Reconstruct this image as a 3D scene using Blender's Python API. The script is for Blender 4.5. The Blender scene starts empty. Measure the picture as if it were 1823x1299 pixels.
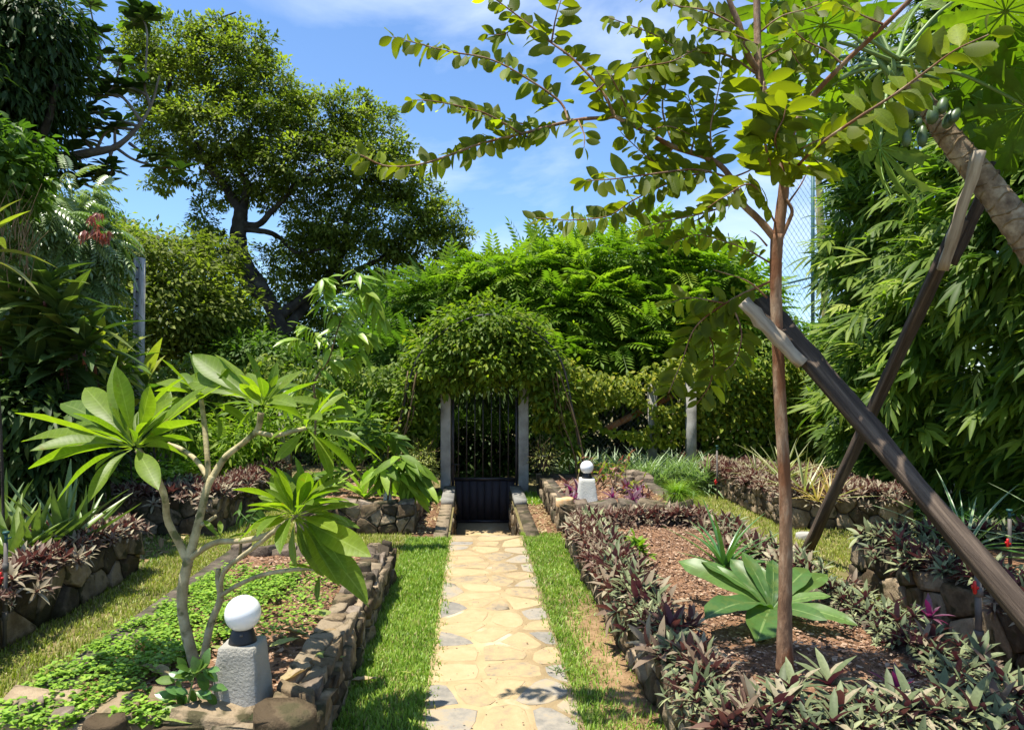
import bpy, math
import numpy as np
from mathutils import Vector, Matrix
# ------------------------------------------------------------ camera, sky, sun, exposure
SC = bpy.context.scene
COL = SC.collection
F = 1260.0; CX = 911.5; CY = 649.5; EYE = 1.6
TILT = math.atan((675 - CY) / F)
cam = bpy.data.cameras.new('camera'); camo = bpy.data.objects.new('camera', cam); COL.objects.link(camo)
camo.location = (0, 0, EYE); camo.rotation_euler = (math.pi / 2 + TILT, 0, 0)
cam.sensor_fit = 'HORIZONTAL'; cam.sensor_width = 36; cam.lens = 36 * F / 1823
cam.clip_start = .05; cam.clip_end = 500
SC.camera = camo
SUN = np.array((-.27, -.07, 1.0)); SUN = SUN / np.linalg.norm(SUN)
sd = bpy.data.lights.new('sun', 'SUN'); sd.energy = 5.0; sd.angle = math.radians(.5); sd.color = (1, .945, .83)
so = bpy.data.objects.new('sun', sd); COL.objects.link(so); so.location = (-3, -2, 12)
so.rotation_euler = Vector(SUN).to_track_quat('Z', 'Y').to_euler()
w = bpy.data.worlds.new('World'); SC.world = w; w.use_nodes = True
nt = w.node_tree; N = nt.nodes; L = nt.links; N.clear()
sky = N.new('ShaderNodeTexSky'); sky.sky_type = 'NISHITA'; sky.sun_disc = False
sky.sun_elevation = math.asin(SUN[2]); sky.sun_rotation = math.atan2(SUN[0], SUN[1]) % (2 * math.pi)
sky.altitude = 0; sky.air_density = 1.0; sky.dust_density = .4; sky.ozone_density = 1.6
tc = N.new('ShaderNodeTexCoord'); mp = N.new('ShaderNodeMapping'); mp.inputs['Scale'].default_value = (1.0, 1.0, 2.6)
mp.inputs['Rotation'].default_value = (.1, -.45, .2)
nz = N.new('ShaderNodeTexNoise'); nz.inputs['Scale'].default_value = 2.3; nz.inputs['Detail'].default_value = 9
nz.inputs['Roughness'].default_value = .55; nz.inputs['Distortion'].default_value = .5
rp = N.new('ShaderNodeValToRGB'); rp.color_ramp.elements[0].position = .46; rp.color_ramp.elements[1].position = .8
rp.color_ramp.elements[0].color = (0, 0, 0, 1); rp.color_ramp.elements[1].color = (.75, .75, .75, 1)
tint = N.new('ShaderNodeMix'); tint.data_type = 'RGBA'; tint.blend_type = 'MULTIPLY'; tint.inputs[0].default_value = 1
tint.inputs[7].default_value = (.80, .98, 1.16, 1)
cm = N.new('ShaderNodeMix'); cm.data_type = 'RGBA'; cm.inputs[7].default_value = (6.6, 7.2, 8.2, 1)
bg = N.new('ShaderNodeBackground'); bg.inputs['Strength'].default_value = .1
wo = N.new('ShaderNodeOutputWorld')
L.new(tc.outputs['Generated'], mp.inputs[0]); L.new(mp.outputs[0], nz.inputs[0]); L.new(nz.outputs[0], rp.inputs[0])
L.new(sky.outputs[0], tint.inputs[6]); L.new(tint.outputs[2], cm.inputs[6]); L.new(rp.outputs[0], cm.inputs[0])
L.new(cm.outputs[2], bg.inputs[0]); L.new(bg.outputs[0], wo.inputs[0])
SC.view_settings.view_transform = 'Standard'; SC.view_settings.look = 'None'; SC.view_settings.gamma = 1
SC.view_settings.use_curve_mapping = False; SC.view_settings.exposure = 1.0
try:
    SC.cycles.max_bounces = 7; SC.cycles.transparent_max_bounces = 4; SC.cycles.diffuse_bounces = 4
    SC.cycles.glossy_bounces = 2; SC.cycles.transmission_bounces = 4
except Exception: pass

# ------------------------------------------------------------ helpers
rng = np.random.default_rng(7)
A = np.array
def WP(px, py, Y):                    # photograph pixel + depth -> point in the garden
    x = (px - CX) / F; u = (CY - py) / F
    d = A((x, math.cos(TILT) - u * math.sin(TILT), math.sin(TILT) + u * math.cos(TILT)))
    return A((0, 0, EYE)) + d * (Y / d[1])
def PJ(P):                            # point -> photograph pixel
    P = np.atleast_2d(P) - A((0, 0, EYE))
    y = P[:, 1] * math.cos(TILT) + P[:, 2] * math.sin(TILT); z = -P[:, 1] * math.sin(TILT) + P[:, 2] * math.cos(TILT)
    return CX + F * P[:, 0] / y, CY - F * z / y
K = -.055
def G(u, v, z=0.0): return A((u + K * v, v, z))      # garden frame: u across the path, v along it
def nrm(a): return a / np.maximum(np.linalg.norm(a, axis=-1, keepdims=True), 1e-9)
def U(a, b, n=None): return rng.uniform(a, b, n)

def tag(o, label=None, cat=None, group=None, kind=None):
    if label: o['label'] = label
    if cat: o['category'] = cat
    if group: o['group'] = group
    if kind: o['kind'] = kind
    return o
def empty(name, loc, label=None, cat=None, group=None, kind=None):
    o = bpy.data.objects.new(name, None); COL.objects.link(o); o.location = [float(c) for c in loc]; o.empty_display_size = .1
    return tag(o, label, cat, group, kind)
def meshdata(name, V, FL, mat=None, tint=None, uv=None, smooth=False):
    V = np.asarray(V, float); me = bpy.data.meshes.new(name)
    if not isinstance(FL, list): FL = [FL]
    FL = [np.asarray(f, np.int32) for f in FL if len(f)]
    tot = np.concatenate([np.full(len(f), f.shape[1], np.int32) for f in FL]); loops = np.concatenate([f.ravel() for f in FL])
    me.vertices.add(len(V)); me.vertices.foreach_set('co', V.ravel())
    me.loops.add(len(loops)); me.loops.foreach_set('vertex_index', loops)
    me.polygons.add(len(tot)); st = np.zeros(len(tot), np.int32); st[1:] = np.cumsum(tot)[:-1]
    me.polygons.foreach_set('loop_start', st); me.polygons.foreach_set('loop_total', tot)
    if smooth: me.polygons.foreach_set('use_smooth', np.ones(len(tot), bool))
    if tint is not None:
        at = me.attributes.new('tint', 'FLOAT', 'FACE'); at.data.foreach_set('value', np.asarray(tint, np.float32))
    if uv is not None:
        ul = me.uv_layers.new(name='UVMap'); ul.data.foreach_set('uv', np.asarray(uv, np.float32)[loops].ravel())
    me.update(calc_edges=True)
    if mat: me.materials.append(mat)
    return me
def mk(name, V, FL, mat, parent=None, tint=None, uv=None, smooth=False, org=None, kind=None):
    V = np.asarray(V, float)
    if org is None:
        if parent is not None:
            p = parent; org = A((0., 0, 0))
            while p is not None: org = org + A(p.location); p = p.parent
        else: org = A((V[:, 0].mean(), V[:, 1].mean(), V[:, 2].min()))
        loc = (0, 0, 0) if parent is not None else org
    else: loc = org
    o = bpy.data.objects.new(name, meshdata(name, V - org, FL, mat, tint, uv, smooth)); COL.objects.link(o)
    o.location = [float(c) for c in loc]
    if parent is not None: o.parent = parent
    if kind: o['kind'] = kind
    return o
def place(name, me, parent, P, R=None, S=1.0):         # a part sharing mesh data, world placement under an unrotated parent
    o = bpy.data.objects.new(name, me); COL.objects.link(o)
    M = np.eye(4); M[:3, :3] = (R if R is not None else np.eye(3)) * S
    base = A((0., 0, 0)); p = parent
    while p is not None: base = base + A(p.location); p = p.parent
    M[:3, 3] = A(P) - base
    o.matrix_local = Matrix(M.tolist())
    if parent is not None: o.parent = parent; o.matrix_parent_inverse = Matrix.Identity(4)
    return o
def join(parts):                       # parts: (V, F) with same arity
    V = []; Fs = {}; n = 0
    for v, f in parts:
        V.append(np.asarray(v, float))
        for g in (f if isinstance(f, list) else [f]):
            g = np.asarray(g)
            if len(g): Fs.setdefault(g.shape[1], []).append(g + n)
        n += len(v)
    return np.concatenate(V), [np.concatenate(x) for x in Fs.values()]
def box(c, s, R=None):
    c = A(c, float); s = A(s, float) / 2
    V = A([(x, y, z) for x in (-1, 1) for y in (-1, 1) for z in (-1, 1)], float) * s
    if R is not None: V = V @ A(R).T
    return V + c, A([(0, 1, 3, 2), (4, 6, 7, 5), (0, 4, 5, 1), (2, 3, 7, 6), (0, 2, 6, 4), (1, 5, 7, 3)])
def spline(P, n=6):
    P = [A(p, float) for p in P]
    if len(P) < 3: n = max(n, 2)
    Q = [2 * P[0] - P[1]] + P + [2 * P[-1] - P[-2]]; out = []
    for i in range(1, len(Q) - 2):
        for k in range(n):
            t = k / n; a, b, c, d = Q[i - 1:i + 3]
            out.append(.5 * (2 * b + (c - a) * t + (2 * a - 5 * b + 4 * c - d) * t * t + (3 * b - a - 3 * c + d) * t ** 3))
    out.append(P[-1]); return A(out)
def tube(P, r, sides=8, caps=True, rough=0.0, ell=None):
    P = np.asarray(P, float); n = len(P)
    r = np.interp(np.linspace(0, 1, n), np.linspace(0, 1, len(r)), r) if np.ndim(r) else np.full(n, r)
    T = nrm(np.gradient(P, axis=0)); up = A((0, 0, 1.)) if abs(T[0][2]) < .9 else A((0, 1., 0))
    X = nrm(np.cross(T[0], up)); V = []
    ang = np.linspace(0, 2 * math.pi, sides, endpoint=False)
    for i in range(n):
        X = nrm(X - T[i] * np.dot(X, T[i])); Y = np.cross(T[i], X)
        rr = r[i] * (1 + (rng.normal(0, rough, sides) if rough else 0))
        ex = 1.0 if ell is None else ell
        V.append(P[i] + (np.cos(ang) * rr)[:, None] * X + (np.sin(ang) * rr * ex)[:, None] * Y)
    V = np.concatenate(V); i = np.arange(n - 1)[:, None] * sides; j = np.arange(sides)[None]; k = (np.arange(sides) + 1) % sides
    Fq = np.stack([i + j, i + k[None], i + sides + k[None], i + sides + j], -1).reshape(-1, 4); out = [Fq]
    if caps:
        m = len(V); V = np.concatenate([V, P[:1], P[-1:]])
        out.append(np.concatenate([np.stack([k, j[0], np.full(sides, m)], -1), np.stack([j[0] + (n - 1) * sides, k + (n - 1) * sides, np.full(sides, m + 1)], -1)]))
    return V, out
def lathe(prof, sides=24, c=(0, 0, 0)):
    V = []; ang = np.linspace(0, 2 * math.pi, sides, endpoint=False)
    for r, z in prof: V.append(np.stack([np.cos(ang) * r, np.sin(ang) * r, np.full(sides, z)], -1))
    n = len(prof); V = np.concatenate(V) + A(c); i = np.arange(n - 1)[:, None] * sides; j = np.arange(sides)[None]; k = ((np.arange(sides) + 1) % sides)[None]
    return V, [np.stack([i + j, i + k, i + sides + k, i + sides + j], -1).reshape(-1, 4)]
def frames(D, up=(0, 0, 1), roll=None):
    Y = nrm(np.asarray(D, float)); up = np.broadcast_to(A(up, float), Y.shape) + A((.013, .017, 0))
    X = nrm(np.cross(Y, up)); Z = np.cross(X, Y)
    if roll is not None:
        c = np.cos(roll)[:, None]; s = np.sin(roll)[:, None]; X, Z = X * c + Z * s, Z * c - X * s
    return np.stack([X, Y, Z], -1)
def bake(T, P, R, S, t=None):          # T = (V, F, uv, tint) ; many copies in one mesh
    V, Fq, uv, tt = T; n = len(P); k = len(V); S = np.asarray(S, float)
    S = np.broadcast_to(S.reshape(n, -1) if S.ndim else np.full((n, 1), S), (n, 3)) if S.ndim != 2 or S.shape[1] != 3 else S
    VV = np.einsum('nij,nkj->nki', R, V[None] * S[:, None, :]) + np.asarray(P)[:, None, :]
    FF = (Fq[None] + (np.arange(n) * k)[:, None, None]).reshape(-1, Fq.shape[1])
    if t is None: t = rng.random(n)
    ti = np.clip((t[:, None] + (tt[None] - .5) * .6), 0, 1).ravel()
    return VV.reshape(-1, 3), FF, np.tile(uv, (n, 1)), ti
def cat(bs):
    V = []; Fx = []; UV = []; T = []; n = 0
    for v, f, u, t in bs: V.append(v); Fx.append(f + n); UV.append(u); T.append(t); n += len(v)
    return np.concatenate(V), np.concatenate(Fx), np.concatenate(UV), np.concatenate(T)
SH = {'lance': lambda t: np.sin(math.pi * t ** .75) ** .9, 'ell': lambda t: np.sin(math.pi * t) ** .62, 'obov': lambda t: np.sin(math.pi * t ** 1.35) ** .8,
      'blade': lambda t: (1 - t) ** .7 * (1 - .15 * (1 - t)), 'strap': lambda t: np.minimum(1, (1 - t) * 3.2) ** .7 * (.75 + .25 * np.sin(math.pi * t)),
      'heart': lambda t: np.sin(math.pi * t ** .55) ** .75, 'nest': lambda t: (.2 + .8 * np.clip(np.sin(math.pi * np.minimum(t, .97) ** 1.7), 0, 1) ** .6) * np.minimum(1, (1 - t) * 8) ** .5}
def leaf(Ln=1.0, Wd=.3, n=4, shape='ell', fold=.25, bend=.15, wave=0.0, t0=.5, petiole=0.0, cross=1):
    t = np.linspace(0, 1, n + 1); w = Wd / 2 * np.maximum(SH[shape](t), .04); y0 = petiole
    cols = np.linspace(-1, 1, 2 * cross + 1); V = []; uv = []
    ph = rng.uniform(0, 6)
    for i in range(n + 1):
        for c in cols:
            z = -bend * Ln * t[i] ** 1.8 + fold * w[i] * abs(c) + wave * Wd * abs(c) * math.sin(t[i] * 19 + ph + c * 1.3)
            V.append((c * w[i], (y0 + t[i] * (1 - y0)) * Ln * (1 - .12 * abs(bend) * t[i]), z)); uv.append((.5 + .5 * c, t[i]))
    m = len(cols); Fq = [(i * m + j, i * m + j + 1, (i + 1) * m + j + 1, (i + 1) * m + j) for i in range(n) for j in range(m - 1)]
    if petiole:
        b = len(V); V += [(-.012 * Ln, 0, 0), (.012 * Ln, 0, 0), (.012 * Ln, y0 * Ln * 1.05, 0), (-.012 * Ln, y0 * Ln * 1.05, 0)]; uv += [(.5, 0)] * 4
        Fq.append((b, b + 1, b + 2, b + 3))
    return A(V, float), A(Fq), A(uv, float), np.full(len(Fq), t0)
def rosette(n, T, elev=(20, 80), S=(.7, 1.1), drop=0.0):
    az = np.arange(n) * 2.4 + U(-.2, .2, n); el = np.radians(np.linspace(elev[0], elev[1], n) + U(-6, 6, n))
    D = np.stack([np.cos(az) * np.cos(el), np.sin(az) * np.cos(el), np.sin(el)], -1)
    ss = U(S[0], S[1], n)
    b = bake(T, np.stack([np.zeros(n), np.zeros(n), np.linspace(0, .1, n) * drop], -1), frames(D), ss, U(.2, .8, n))
    return b
def frond(n=9, T=None, bend=.35, ll=.3):        # pinnate leaf, length 1 along +Y
    T = T or leaf(1, .3, 2, 'lance', .2, .1); P = []; D = []; S = []
    for i in range(n):
        t = (i + 1.5) / (n + 1); y = t; z = -bend * t * t + .08 * t
        for s in (-1, 1):
            P.append((s * .004, y, z)); D.append((s * 1.0, .35 + .3 * t, -.28)); S.append(ll * (1 - .5 * abs(t - .45)))
    P.append((0, 1, -bend + .08)); D.append((0, 1, -.5)); S.append(ll * .8)
    n_ = len(P); b = bake(T, A(P), frames(A(D)), A(S), U(.3, .7, n_))
    t = np.linspace(0, 1, 5); zz = -bend * t * t + .08 * t
    V = np.concatenate([np.stack([np.full(5, -.006), t, zz], -1), np.stack([np.full(5, .006), t, zz], -1)])
    return cat([b, (V, A([(i, i + 5, i + 6, i + 1) for i in range(4)]), np.full((10, 2), .5), np.full(4, .3))])
def blob_leaves(blobs, n, Tl, size, sub=9, spread=.3, down=.3, shell=(.45, 1.0), flat=.6, upn=1.05, tn=None):
    """leaves gathered in clumps through ellipsoids; blobs = (px, py, rx, ry, Y, depth radius m)"""
    wts = A([b[2] * b[3] for b in blobs], float); wts /= wts.sum(); Bs = []
    for b, wt in zip(blobs, wts):
        m = int(n * wt); k = max(4, m // sub)
        c = WP(b[0], b[1], b[4]); R = A((b[2] * b[4] / F, b[5], b[3] * b[4] / F))
        d = nrm(rng.normal(0, 1, (k, 3))); cc = c + d * R * (U(shell[0], shell[1], k) ** .6)[:, None]
        idx = rng.integers(0, k, m); off = rng.normal(0, 1, (m, 3)) * A((1, 1, flat)) * spread * (R.mean() ** .6) * .45
        P = cc[idx] + off; out = nrm(P - c + 1e-6)
        D = nrm(out * .7 + nrm(off + 1e-6) * .5 + rng.normal(0, .45, (m, 3)) + A((0, 0, -down)))
        up = nrm(A((0, 0, upn)) + out * .5 + rng.normal(0, .35, (m, 3)))
        X = nrm(np.cross(D, up)); Z = np.cross(X, D); Rm = np.stack([X, D, Z], -1)
        ct = rng.random(k)
        Bs.append(bake(Tl, P, Rm, size * U(.7, 1.25, m), np.clip(.65 * ct[idx] + .35 * rng.random(m), 0, 1)))
    return cat(Bs)

# ------------------------------------------------------------ materials
def newmat(name):
    m = bpy.data.materials.new(name); m.use_nodes = True; n = m.node_tree.nodes; n.clear(); return m, n, m.node_tree.links
def ramp(n, cols, pos=None):
    r = n.new('ShaderNodeValToRGB'); e = r.color_ramp.elements; pos = pos or [i / (len(cols) - 1) for i in range(len(cols))]
    while len(e) < len(cols): e.new(.5)
    for i, c in enumerate(cols): e[i].position = pos[i]; e[i].color = (*c, 1)
    return r
def mat_leaf(name, cols, trans=.4, rough=.42, spec=.5, tcol=(1.25, 1.5, .45), back=None, vein=0.0, veins=9, orand=.0, edge=None, spot=None):
    m, n, l = newmat(name)
    at = n.new('ShaderNodeAttribute'); at.attribute_name = 'tint'; oi = n.new('ShaderNodeObjectInfo')
    ad = n.new('ShaderNodeMath'); ad.operation = 'MULTIPLY_ADD'; ad.inputs[1].default_value = orand
    l.new(oi.outputs['Random'], ad.inputs[0]); l.new(at.outputs['Fac'], ad.inputs[2])
    r = ramp(n, cols); l.new(ad.outputs[0], r.inputs[0]); col = r.outputs[0]
    def mix(a, b, fac, mode='MIX'):
        x = n.new('ShaderNodeMix'); x.data_type = 'RGBA'; x.blend_type = mode
        for s, v in ((0, fac), (6, a), (7, b)):
            if isinstance(v, (int, float)): x.inputs[s].default_value = v
            elif isinstance(v, tuple): x.inputs[s].default_value = (*v, 1)
            else: l.new(v, x.inputs[s])
        return x.outputs[2]
    def mth(op, a, b=0.0, c=0.0):
        x = n.new('ShaderNodeMath'); x.operation = op
        for s, v in enumerate((a, b, c)):
            if isinstance(v, (int, float)): x.inputs[s].default_value = v
            else: l.new(v, x.inputs[s])
        return x.outputs[0]
    gm = n.new('ShaderNodeNewGeometry')
    nz = n.new('ShaderNodeTexNoise'); nz.inputs['Scale'].default_value = 14; nz.inputs['Detail'].default_value = 3
    tcx = n.new('ShaderNodeTexCoord'); l.new(tcx.outputs['Object'], nz.inputs[0])
    v2 = mth('MULTIPLY_ADD', nz.outputs[0], .7, .65); hs = n.new('ShaderNodeHueSaturation'); l.new(col, hs.inputs['Color']); l.new(v2, hs.inputs['Value']); col = hs.outputs[0]
    bump = None
    if vein or edge:
        uv = n.new('ShaderNodeUVMap'); sp = n.new('ShaderNodeSeparateXYZ'); l.new(uv.outputs[0], sp.inputs[0])
        cxx = mth('ABSOLUTE', mth('SUBTRACT', sp.outputs[0], .5))
    if edge: col = mix(col, edge, mth('GREATER_THAN', cxx, .3))
    if vein:
        mid = mth('LESS_THAN', cxx, .03)
        sv = mth('SUBTRACT', mth('MULTIPLY', sp.outputs[1], float(veins)), mth('MULTIPLY', cxx, 2.2))
        sf = mth('LESS_THAN', mth('ABSOLUTE', mth('SUBTRACT', mth('FRACT', sv), .5)), .09 if veins else -1.0)
        vf = mth('MAXIMUM', mid, mth('MULTIPLY', sf, .35))
        col = mix(col, (.5, .6, .22), mth('MULTIPLY', vf, vein))
        bump = n.new('ShaderNodeBump'); bump.inputs['Strength'].default_value = .12; bump.inputs['Distance'].default_value = .004
        if veins: l.new(mth('PINGPONG', sv, .5), bump.inputs['Height'])
    if spot:
        sn = n.new('ShaderNodeTexNoise'); sn.inputs['Scale'].default_value = spot[1]; sn.inputs['Detail'].default_value = 6; sn.inputs['Roughness'].default_value = .7
        va = n.new('ShaderNodeVectorMath'); va.operation = 'ADD'; l.new(tcx.outputs['Object'], va.inputs[0]); cb = n.new('ShaderNodeCombineXYZ'); l.new(mth('MULTIPLY', oi.outputs['Random'], 50.0), cb.inputs[0]); l.new(cb.outputs[0], va.inputs[1]); l.new(va.outputs[0], sn.inputs[0])
        sr = ramp(n, [(0, 0, 0), (1, 1, 1)], [spot[2], spot[2] + .07]); l.new(sn.outputs[0], sr.inputs[0]); col = mix(col, spot[0], sr.outputs[0])
    if back: col = mix(col, back, gm.outputs['Backfacing'])
    p = n.new('ShaderNodeBsdfPrincipled'); l.new(col, p.inputs['Base Color']); p.inputs['Roughness'].default_value = rough
    p.inputs['Specular IOR Level'].default_value = spec
    if bump: l.new(bump.outputs[0], p.inputs['Normal'])
    t = n.new('ShaderNodeBsdfTranslucent'); l.new(mix(col, tcol, 1.0, 'MULTIPLY'), t.inputs['Color'])
    mx = n.new('ShaderNodeMixShader'); mx.inputs[0].default_value = trans
    l.new(p.outputs[0], mx.inputs[1]); l.new(t.outputs[0], mx.inputs[2])
    o = n.new('ShaderNodeOutputMaterial'); l.new(mx.outputs[0], o.inputs[0]); return m
def mat_noise(name, cols, scale=6, detail=8, rough=.9, bump=.5, bdist=.01, bscale=None, spec=.3, orand=0.0, stretch=(1, 1, 1), pos=None, spots=None, nrough=.6):
    m, n, l = newmat(name)
    tc = n.new('ShaderNodeTexCoord'); mp = n.new('ShaderNodeMapping'); mp.inputs['Scale'].default_value = stretch
    oi = n.new('ShaderNodeObjectInfo'); gl = n.new('ShaderNodeVectorMath'); gl.operation = 'ADD'
    cb = n.new('ShaderNodeCombineXYZ'); mu = n.new('ShaderNodeMath'); mu.operation = 'MULTIPLY'; mu.inputs[1].default_value = 37 if orand else 0
    l.new(oi.outputs['Random'], mu.inputs[0]); l.new(mu.outputs[0], cb.inputs[0]); l.new(mu.outputs[0], cb.inputs[1])
    l.new(tc.outputs['Object'], mp.inputs[0]); l.new(mp.outputs[0], gl.inputs[0]); l.new(cb.outputs[0], gl.inputs[1])
    nz = n.new('ShaderNodeTexNoise'); nz.inputs['Scale'].default_value = scale; nz.inputs['Detail'].default_value = detail; nz.inputs['Roughness'].default_value = nrough
    l.new(gl.outputs[0], nz.inputs[0])
    a = n.new('ShaderNodeMath'); a.operation = 'MULTIPLY_ADD'; a.inputs[1].default_value = orand; l.new(oi.outputs['Random'], a.inputs[0])
    b = n.new('ShaderNodeMath'); b.operation = 'SUBTRACT'; b.inputs[1].default_value = orand / 2; l.new(nz.outputs[0], b.inputs[0]); l.new(b.outputs[0], a.inputs[2])
    k = len(cols); r = ramp(n, cols, pos or [.3 + .4 * i / (k - 1) for i in range(k)]); l.new(a.outputs[0], r.inputs[0]); col = r.outputs[0]
    if spots:
        vz = n.new('ShaderNodeTexNoise'); vz.inputs['Scale'].default_value = spots[1]; vz.inputs['Detail'].default_value = 5; l.new(gl.outputs[0], vz.inputs[0])
        rr = ramp(n, [(0, 0, 0), (1, 1, 1)], [spots[2], spots[2] + .08]); l.new(vz.outputs[0], rr.inputs[0])
        mx = n.new('ShaderNodeMix'); mx.data_type = 'RGBA'; l.new(rr.outputs[0], mx.inputs[0]); l.new(col, mx.inputs[6]); mx.inputs[7].default_value = (*spots[0], 1); col = mx.outputs[2]
    p = n.new('ShaderNodeBsdfPrincipled'); l.new(col, p.inputs['Base Color']); p.inputs['Roughness'].default_value = rough
    p.inputs['Specular IOR Level'].default_value = spec
    bn = n.new('ShaderNodeTexNoise'); bn.inputs['Scale'].default_value = bscale or scale * 5; bn.inputs['Detail'].default_value = 8; bn.inputs['Roughness'].default_value = .65
    l.new(gl.outputs[0], bn.inputs[0]); bu = n.new('ShaderNodeBump'); bu.inputs['Strength'].default_value = bump; bu.inputs['Distance'].default_value = bdist
    l.new(bn.outputs[0], bu.inputs['Height']); l.new(bu.outputs[0], p.inputs['Normal'])
    o = n.new('ShaderNodeOutputMaterial'); l.new(p.outputs[0], o.inputs[0]); return m
def mat_tint(name, cols, rough=.9):
    m, n, l = newmat(name); at = n.new('ShaderNodeAttribute'); at.attribute_name = 'tint'; r = ramp(n, cols); l.new(at.outputs['Fac'], r.inputs[0])
    p = n.new('ShaderNodeBsdfPrincipled'); p.inputs['Roughness'].default_value = rough; p.inputs['Specular IOR Level'].default_value = .25; l.new(r.outputs[0], p.inputs['Base Color'])
    o = n.new('ShaderNodeOutputMaterial'); l.new(p.outputs[0], o.inputs[0]); return m
def mat_plain(name, c, rough=.5, metal=0.0, spec=.5, sub=0.0):
    m, n, l = newmat(name); p = n.new('ShaderNodeBsdfPrincipled'); p.inputs['Base Color'].default_value = (*c, 1); p.inputs['Roughness'].default_value = rough
    p.inputs['Metallic'].default_value = metal; p.inputs['Specular IOR Level'].default_value = spec
    if sub: p.inputs['Subsurface Weight'].default_value = sub; p.inputs['Subsurface Radius'].default_value = (.05, .05, .05)
    nz = n.new('ShaderNodeTexNoise'); nz.inputs['Scale'].default_value = 25; bu = n.new('ShaderNodeBump'); bu.inputs['Strength'].default_value = .06; bu.inputs['Distance'].default_value = .002
    tcx = n.new('ShaderNodeTexCoord'); l.new(tcx.outputs['Object'], nz.inputs[0]); l.new(nz.outputs[0], bu.inputs['Height']); l.new(bu.outputs[0], p.inputs['Normal'])
    o = n.new('ShaderNodeOutputMaterial'); l.new(p.outputs[0], o.inputs[0]); return m
M = {}
M['olive'] = mat_leaf('leaf_olive', [(.035, .055, .013), (.14, .175, .028), (.34, .38, .07)], .45, .55, .18)
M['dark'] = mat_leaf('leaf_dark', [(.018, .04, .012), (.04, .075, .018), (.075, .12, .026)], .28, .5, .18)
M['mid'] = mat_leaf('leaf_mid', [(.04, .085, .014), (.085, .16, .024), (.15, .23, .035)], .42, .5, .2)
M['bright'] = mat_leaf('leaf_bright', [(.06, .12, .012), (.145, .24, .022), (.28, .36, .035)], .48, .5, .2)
M['vine'] = mat_leaf('leaf_vine', [(.055, .1, .012), (.13, .2, .02), (.26, .3, .03)], .45, .5, .2)
M['yvine'] = mat_leaf('leaf_yellow_vine', [(.07, .11, .012), (.19, .23, .02), (.38, .34, .03)], .45, .5, .2)
M['bamboo'] = mat_leaf('leaf_bamboo', [(.025, .055, .01), (.085, .15, .02), (.25, .33, .04), (.42, .46, .12)], .48, .5, .22)
M['guava'] = mat_leaf('leaf_guava', [(.065, .1, .012), (.18, .25, .018), (.33, .41, .03)], .68, .5, .25, (1.5, 1.5, .2), back=(.14, .175, .022), vein=.15, veins=11, orand=.35, spot=((.22, .15, .03), 4, .64))
M['plum'] = mat_leaf('leaf_plumeria', [(.06, .12, .018), (.12, .2, .02), (.2, .28, .025)], .55, .45, .35, (1.35, 1.5, .25), vein=.22, veins=16, orand=.4, spot=((.2, .17, .03), 5, .62))
M['papaya'] = mat_leaf('leaf_papaya', [(.04, .08, .012), (.08, .135, .014), (.15, .2, .02)], .5, .5, .3, (1.4, 1.7, .3), orand=.3)
M['nest'] = mat_leaf('leaf_nest_fern', [(.03, .08, .018), (.06, .135, .028), (.12, .21, .045)], .35, .42, .4, vein=.25, veins=0, orand=.3, spot=((.09, .15, .03), 5, .5))
M['rhoeo'] = mat_leaf('leaf_rosette', [(.055, .075, .035), (.13, .16, .075), (.29, .31, .15)], .15, .55, .28, (1.3, .6, .7), back=(.12, .05, .06))
M['rhoeo_red'] = mat_leaf('leaf_rosette_red', [(.12, .06, .045), (.2, .15, .1), (.36, .33, .21)], .2, .55, .28, (1.3, .7, .6), back=(.15, .075, .07))
M['rhoeo_purple'] = mat_leaf('leaf_rosette_purple', [(.09, .035, .06), (.15, .065, .1), (.27, .21, .2)], .3, .4, .5, (1.4, .4, .9), back=(.18, .03, .13))
M['aloe'] = mat_leaf('leaf_aloe', [(.07, .13, .04), (.12, .19, .05), (.2, .26, .06)], .18, .4, .5, orand=.3)
M['brom'] = mat_leaf('leaf_pineapple', [(.12, .17, .08), (.25, .3, .14), (.4, .42, .22)], .25, .4, .5, orand=.2, edge=(.45, .42, .22))
M['bromy'] = mat_leaf('leaf_golden', [(.22, .2, .05), (.4, .36, .1), (.5, .32, .14)], .3, .4, .5, orand=.2, edge=(.5, .33, .14))
M['spider'] = mat_leaf('leaf_spider', [(.07, .16, .05), (.13, .24, .09), (.25, .35, .17)], .25, .4, .5, edge=(.36, .42, .26))
M['strapg'] = mat_leaf('leaf_strap', [(.03, .1, .03), (.06, .16, .04), (.12, .22, .06)], .25, .3, .6, orand=.3)
M['ti'] = mat_leaf('leaf_ti', [(.035, .06, .02), (.07, .12, .03), (.13, .17, .04), (.26, .26, .08)], .3, .42, .35, (1.2, 1.4, .4), vein=.3, veins=0, orand=.2)
M['tiy'] = mat_leaf('leaf_yellowing', [(.16, .22, .03), (.3, .33, .05), (.42, .36, .06)], .4, .4, orand=.2)
M['clover'] = mat_leaf('leaf_ground_cover', [(.09, .18, .015), (.19, .33, .03), (.3, .43, .05)], .32, .4)
M['grass'] = mat_leaf('grass_blades', [(.08, .14, .014), (.16, .27, .03), (.26, .38, .055), (.4, .36, .15)], .3, .45, .3)
M['grassy'] = mat_leaf('grass_yellowish', [(.1, .13, .015), (.2, .25, .035), (.3, .33, .06), (.42, .36, .15)], .3, .45, .3)  # yellower blend for the lawns between the beds
M['lime'] = mat_leaf('leaf_lime', [(.12, .24, .015), (.2, .34, .03), (.35, .45, .05)], .4, .4)
M['palefern'] = mat_leaf('leaf_pale', [(.09, .15, .05), (.17, .25, .09), (.3, .36, .17)], .3, .3, .7)
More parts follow.
